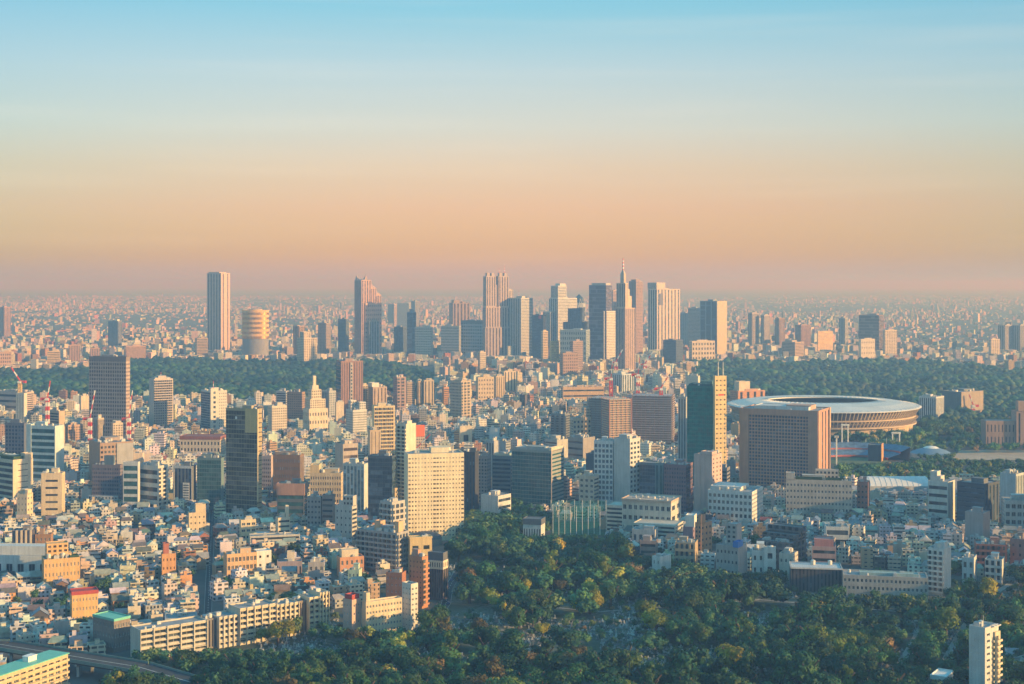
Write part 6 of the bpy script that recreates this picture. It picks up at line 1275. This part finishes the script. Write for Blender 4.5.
# cars on the cemetery road and in the straight street
def car_parts(i):
    body = MB(); body.box(-2.1, 2.1, -.85, .85, .35, .85, 0, bottom=True)
    P = [(-1.5, -.78, .85), (1.1, -.78, .85), (1.1, .78, .85), (-1.5, .78, .85)]; Q = [(-1.1, -.66, 1.45), (.5, -.66, 1.45), (.5, .66, 1.45), (-1.1, .66, 1.45)]; body.face(Q, 0); gl = MB()
    for k in range(4): gl.face([P[k], P[(k + 1) % 4], Q[(k + 1) % 4], Q[k]], 0)
    wh = MB(); n = 10
    for k in range(n):
        a, b = 6.2832 * k / n, 6.2832 * (k + 1) / n; wh.face([(.33 * math.cos(a), -.1, .33 * math.sin(a)), (.33 * math.cos(b), -.1, .33 * math.sin(b)), (.33 * math.cos(b), .1, .33 * math.sin(b)), (.33 * math.cos(a), .1, .33 * math.sin(a))], 0)
    for y in (-.1, .1): wh.face([(.33 * math.cos(6.2832 * k / n), y, .33 * math.sin(6.2832 * k / n)) for k in range(n)], 0)
    return body, gl, wh
CARC = [('white', (.7, .7, .7)), ('silver', (.42, .43, .45)), ('black', (.03, .03, .035)), ('red', (.5, .04, .03)), ('blue', (.05, .12, .35)), ('grey', (.2, .21, .22))]
cb, cg, cw_ = car_parts(0); CM = {n_: cb.mesh('body', [plain('car_' + n_, c_, .3, .1, .03)]) for n_, c_ in CARC}; CG = cg.mesh('windows', [glassm('dk')]); CW = cw_.mesh('wheel', [plain('tyre', (.02, .02, .02), .9)])
CARS = []
for path, wid, num in (([(466, 566), (458, 572), (448, 590), (446, 604), (432, 624)], 6, 14), (STREET, 4.6, 9)):
    Q_ = [Vector(at(*p)) for p in path]
    for k in range(num):
        f = (k + rng.uniform(.1, .9)) / num * (len(Q_) - 1); i = min(int(f), len(Q_) - 2); d = Q_[i + 1] - Q_[i]; p = Q_[i] + d * (f - i); d.normalize(); sgn = rng.choice((-1, 1)); p = p + Vector((-d.y, d.x)) * sgn * wid * .26
        px, py = proj(p.x, p.y, 0); CARS.append(dict(x=p.x, y=p.y, px=px, py=py, a=math.atan2(d.y, d.x), c=rng.choice(CARC)[0], on='on the tree-lined cemetery road' if num == 14 else 'in the narrow straight street'))
unique_labels(CARS, lambda q: q['c'] + ' car ' + q['on'])
for q in CARS:
    root = empty('car', (q['x'], q['y'], .13), q['a']); tag(root, q['label'], 'car', 'cars on the roads')
    for nm, me, lc in [('body', CM[q['c']], (0, 0, 0)), ('windows', CG, (0, 0, 0))] + [('wheel', CW, (sx, sy, .33)) for sx in (-1.3, 1.3) for sy in (-.8, .8)]:
        o = bpy.data.objects.new(nm, me); COL.objects.link(o); o.parent = root; o.location = lc

# gravestones: far too many to count
gs = MB(); n = 0
P = [at(*p) for p in CEM]; STONE = [(.34, .34, .34), (.24, .24, .25), (.48, .47, .45), (.62, .60, .57), (.18, .18, .19)]
for i in range(42000):
    px, py = rng.uniform(180, 1040), rng.uniform(520, 690)
    if not inpoly(px, py, CEM) or rng.random() < (.42 if open_at(px, py) else .6): continue
    x, y = at(px, py); x = round(x / 2.6) * 2.6 + rng.uniform(-1, 1); y = round(y / 3.4) * 3.4 + rng.uniform(-1.2, 1.2)
    if math.sin(x * .09 + 1) + math.sin(y * .07) + math.sin(x * .031 + y * .05) < -.5: continue
    if hits(x, y, .5): continue
    c = rng.choice(STONE); s = rng.uniform(.35, .7); gs.box(x - s * 1.6, x + s * 1.6, y - s * 1.4, y + s * 1.4, .05, .45, 0, tuple(v * .9 for v in c)); gs.box(x - s * .6, x + s * .6, y - s * .3, y + s * .5, .45, rng.choice((.8, 1.1, 1.4, 1.7, 2.6)) * rng.uniform(.85, 1.15), 0, c); n += 1
print('stones', n)
tag(gs.obj('gravestones', [M_FR], None, True), 'rows of grey gravestones in the clearings between the cemetery trees', 'gravestones', None, 'stuff')

# ------------------------------------------------------------------ haze
HZ_DENS = 22.5e-5
hm = bpy.data.materials.new('haze'); hm.use_nodes = True; ht = hm.node_tree; ht.nodes.clear()
ho = ht.nodes.new('ShaderNodeOutputMaterial'); hv = ht.nodes.new('ShaderNodeVolumePrincipled'); hv.inputs['Density'].default_value = HZ_DENS; hv.inputs['Color'].default_value = (.165, .325, .60, 1); hv.inputs['Absorption Color'].default_value = (.90, .47, 0, 1); hv.inputs['Anisotropy'].default_value = 0.15
ht.links.new(hv.outputs[0], ho.inputs['Volume'])
mb = MB(); mb.box(-61000, 61000, -3100, 76000, -1.0, 330, 0, bottom=True); o = mb.obj('haze', [hm]); o['kind'] = 'stuff'; o['label'] = 'pale morning haze lying over the whole city'
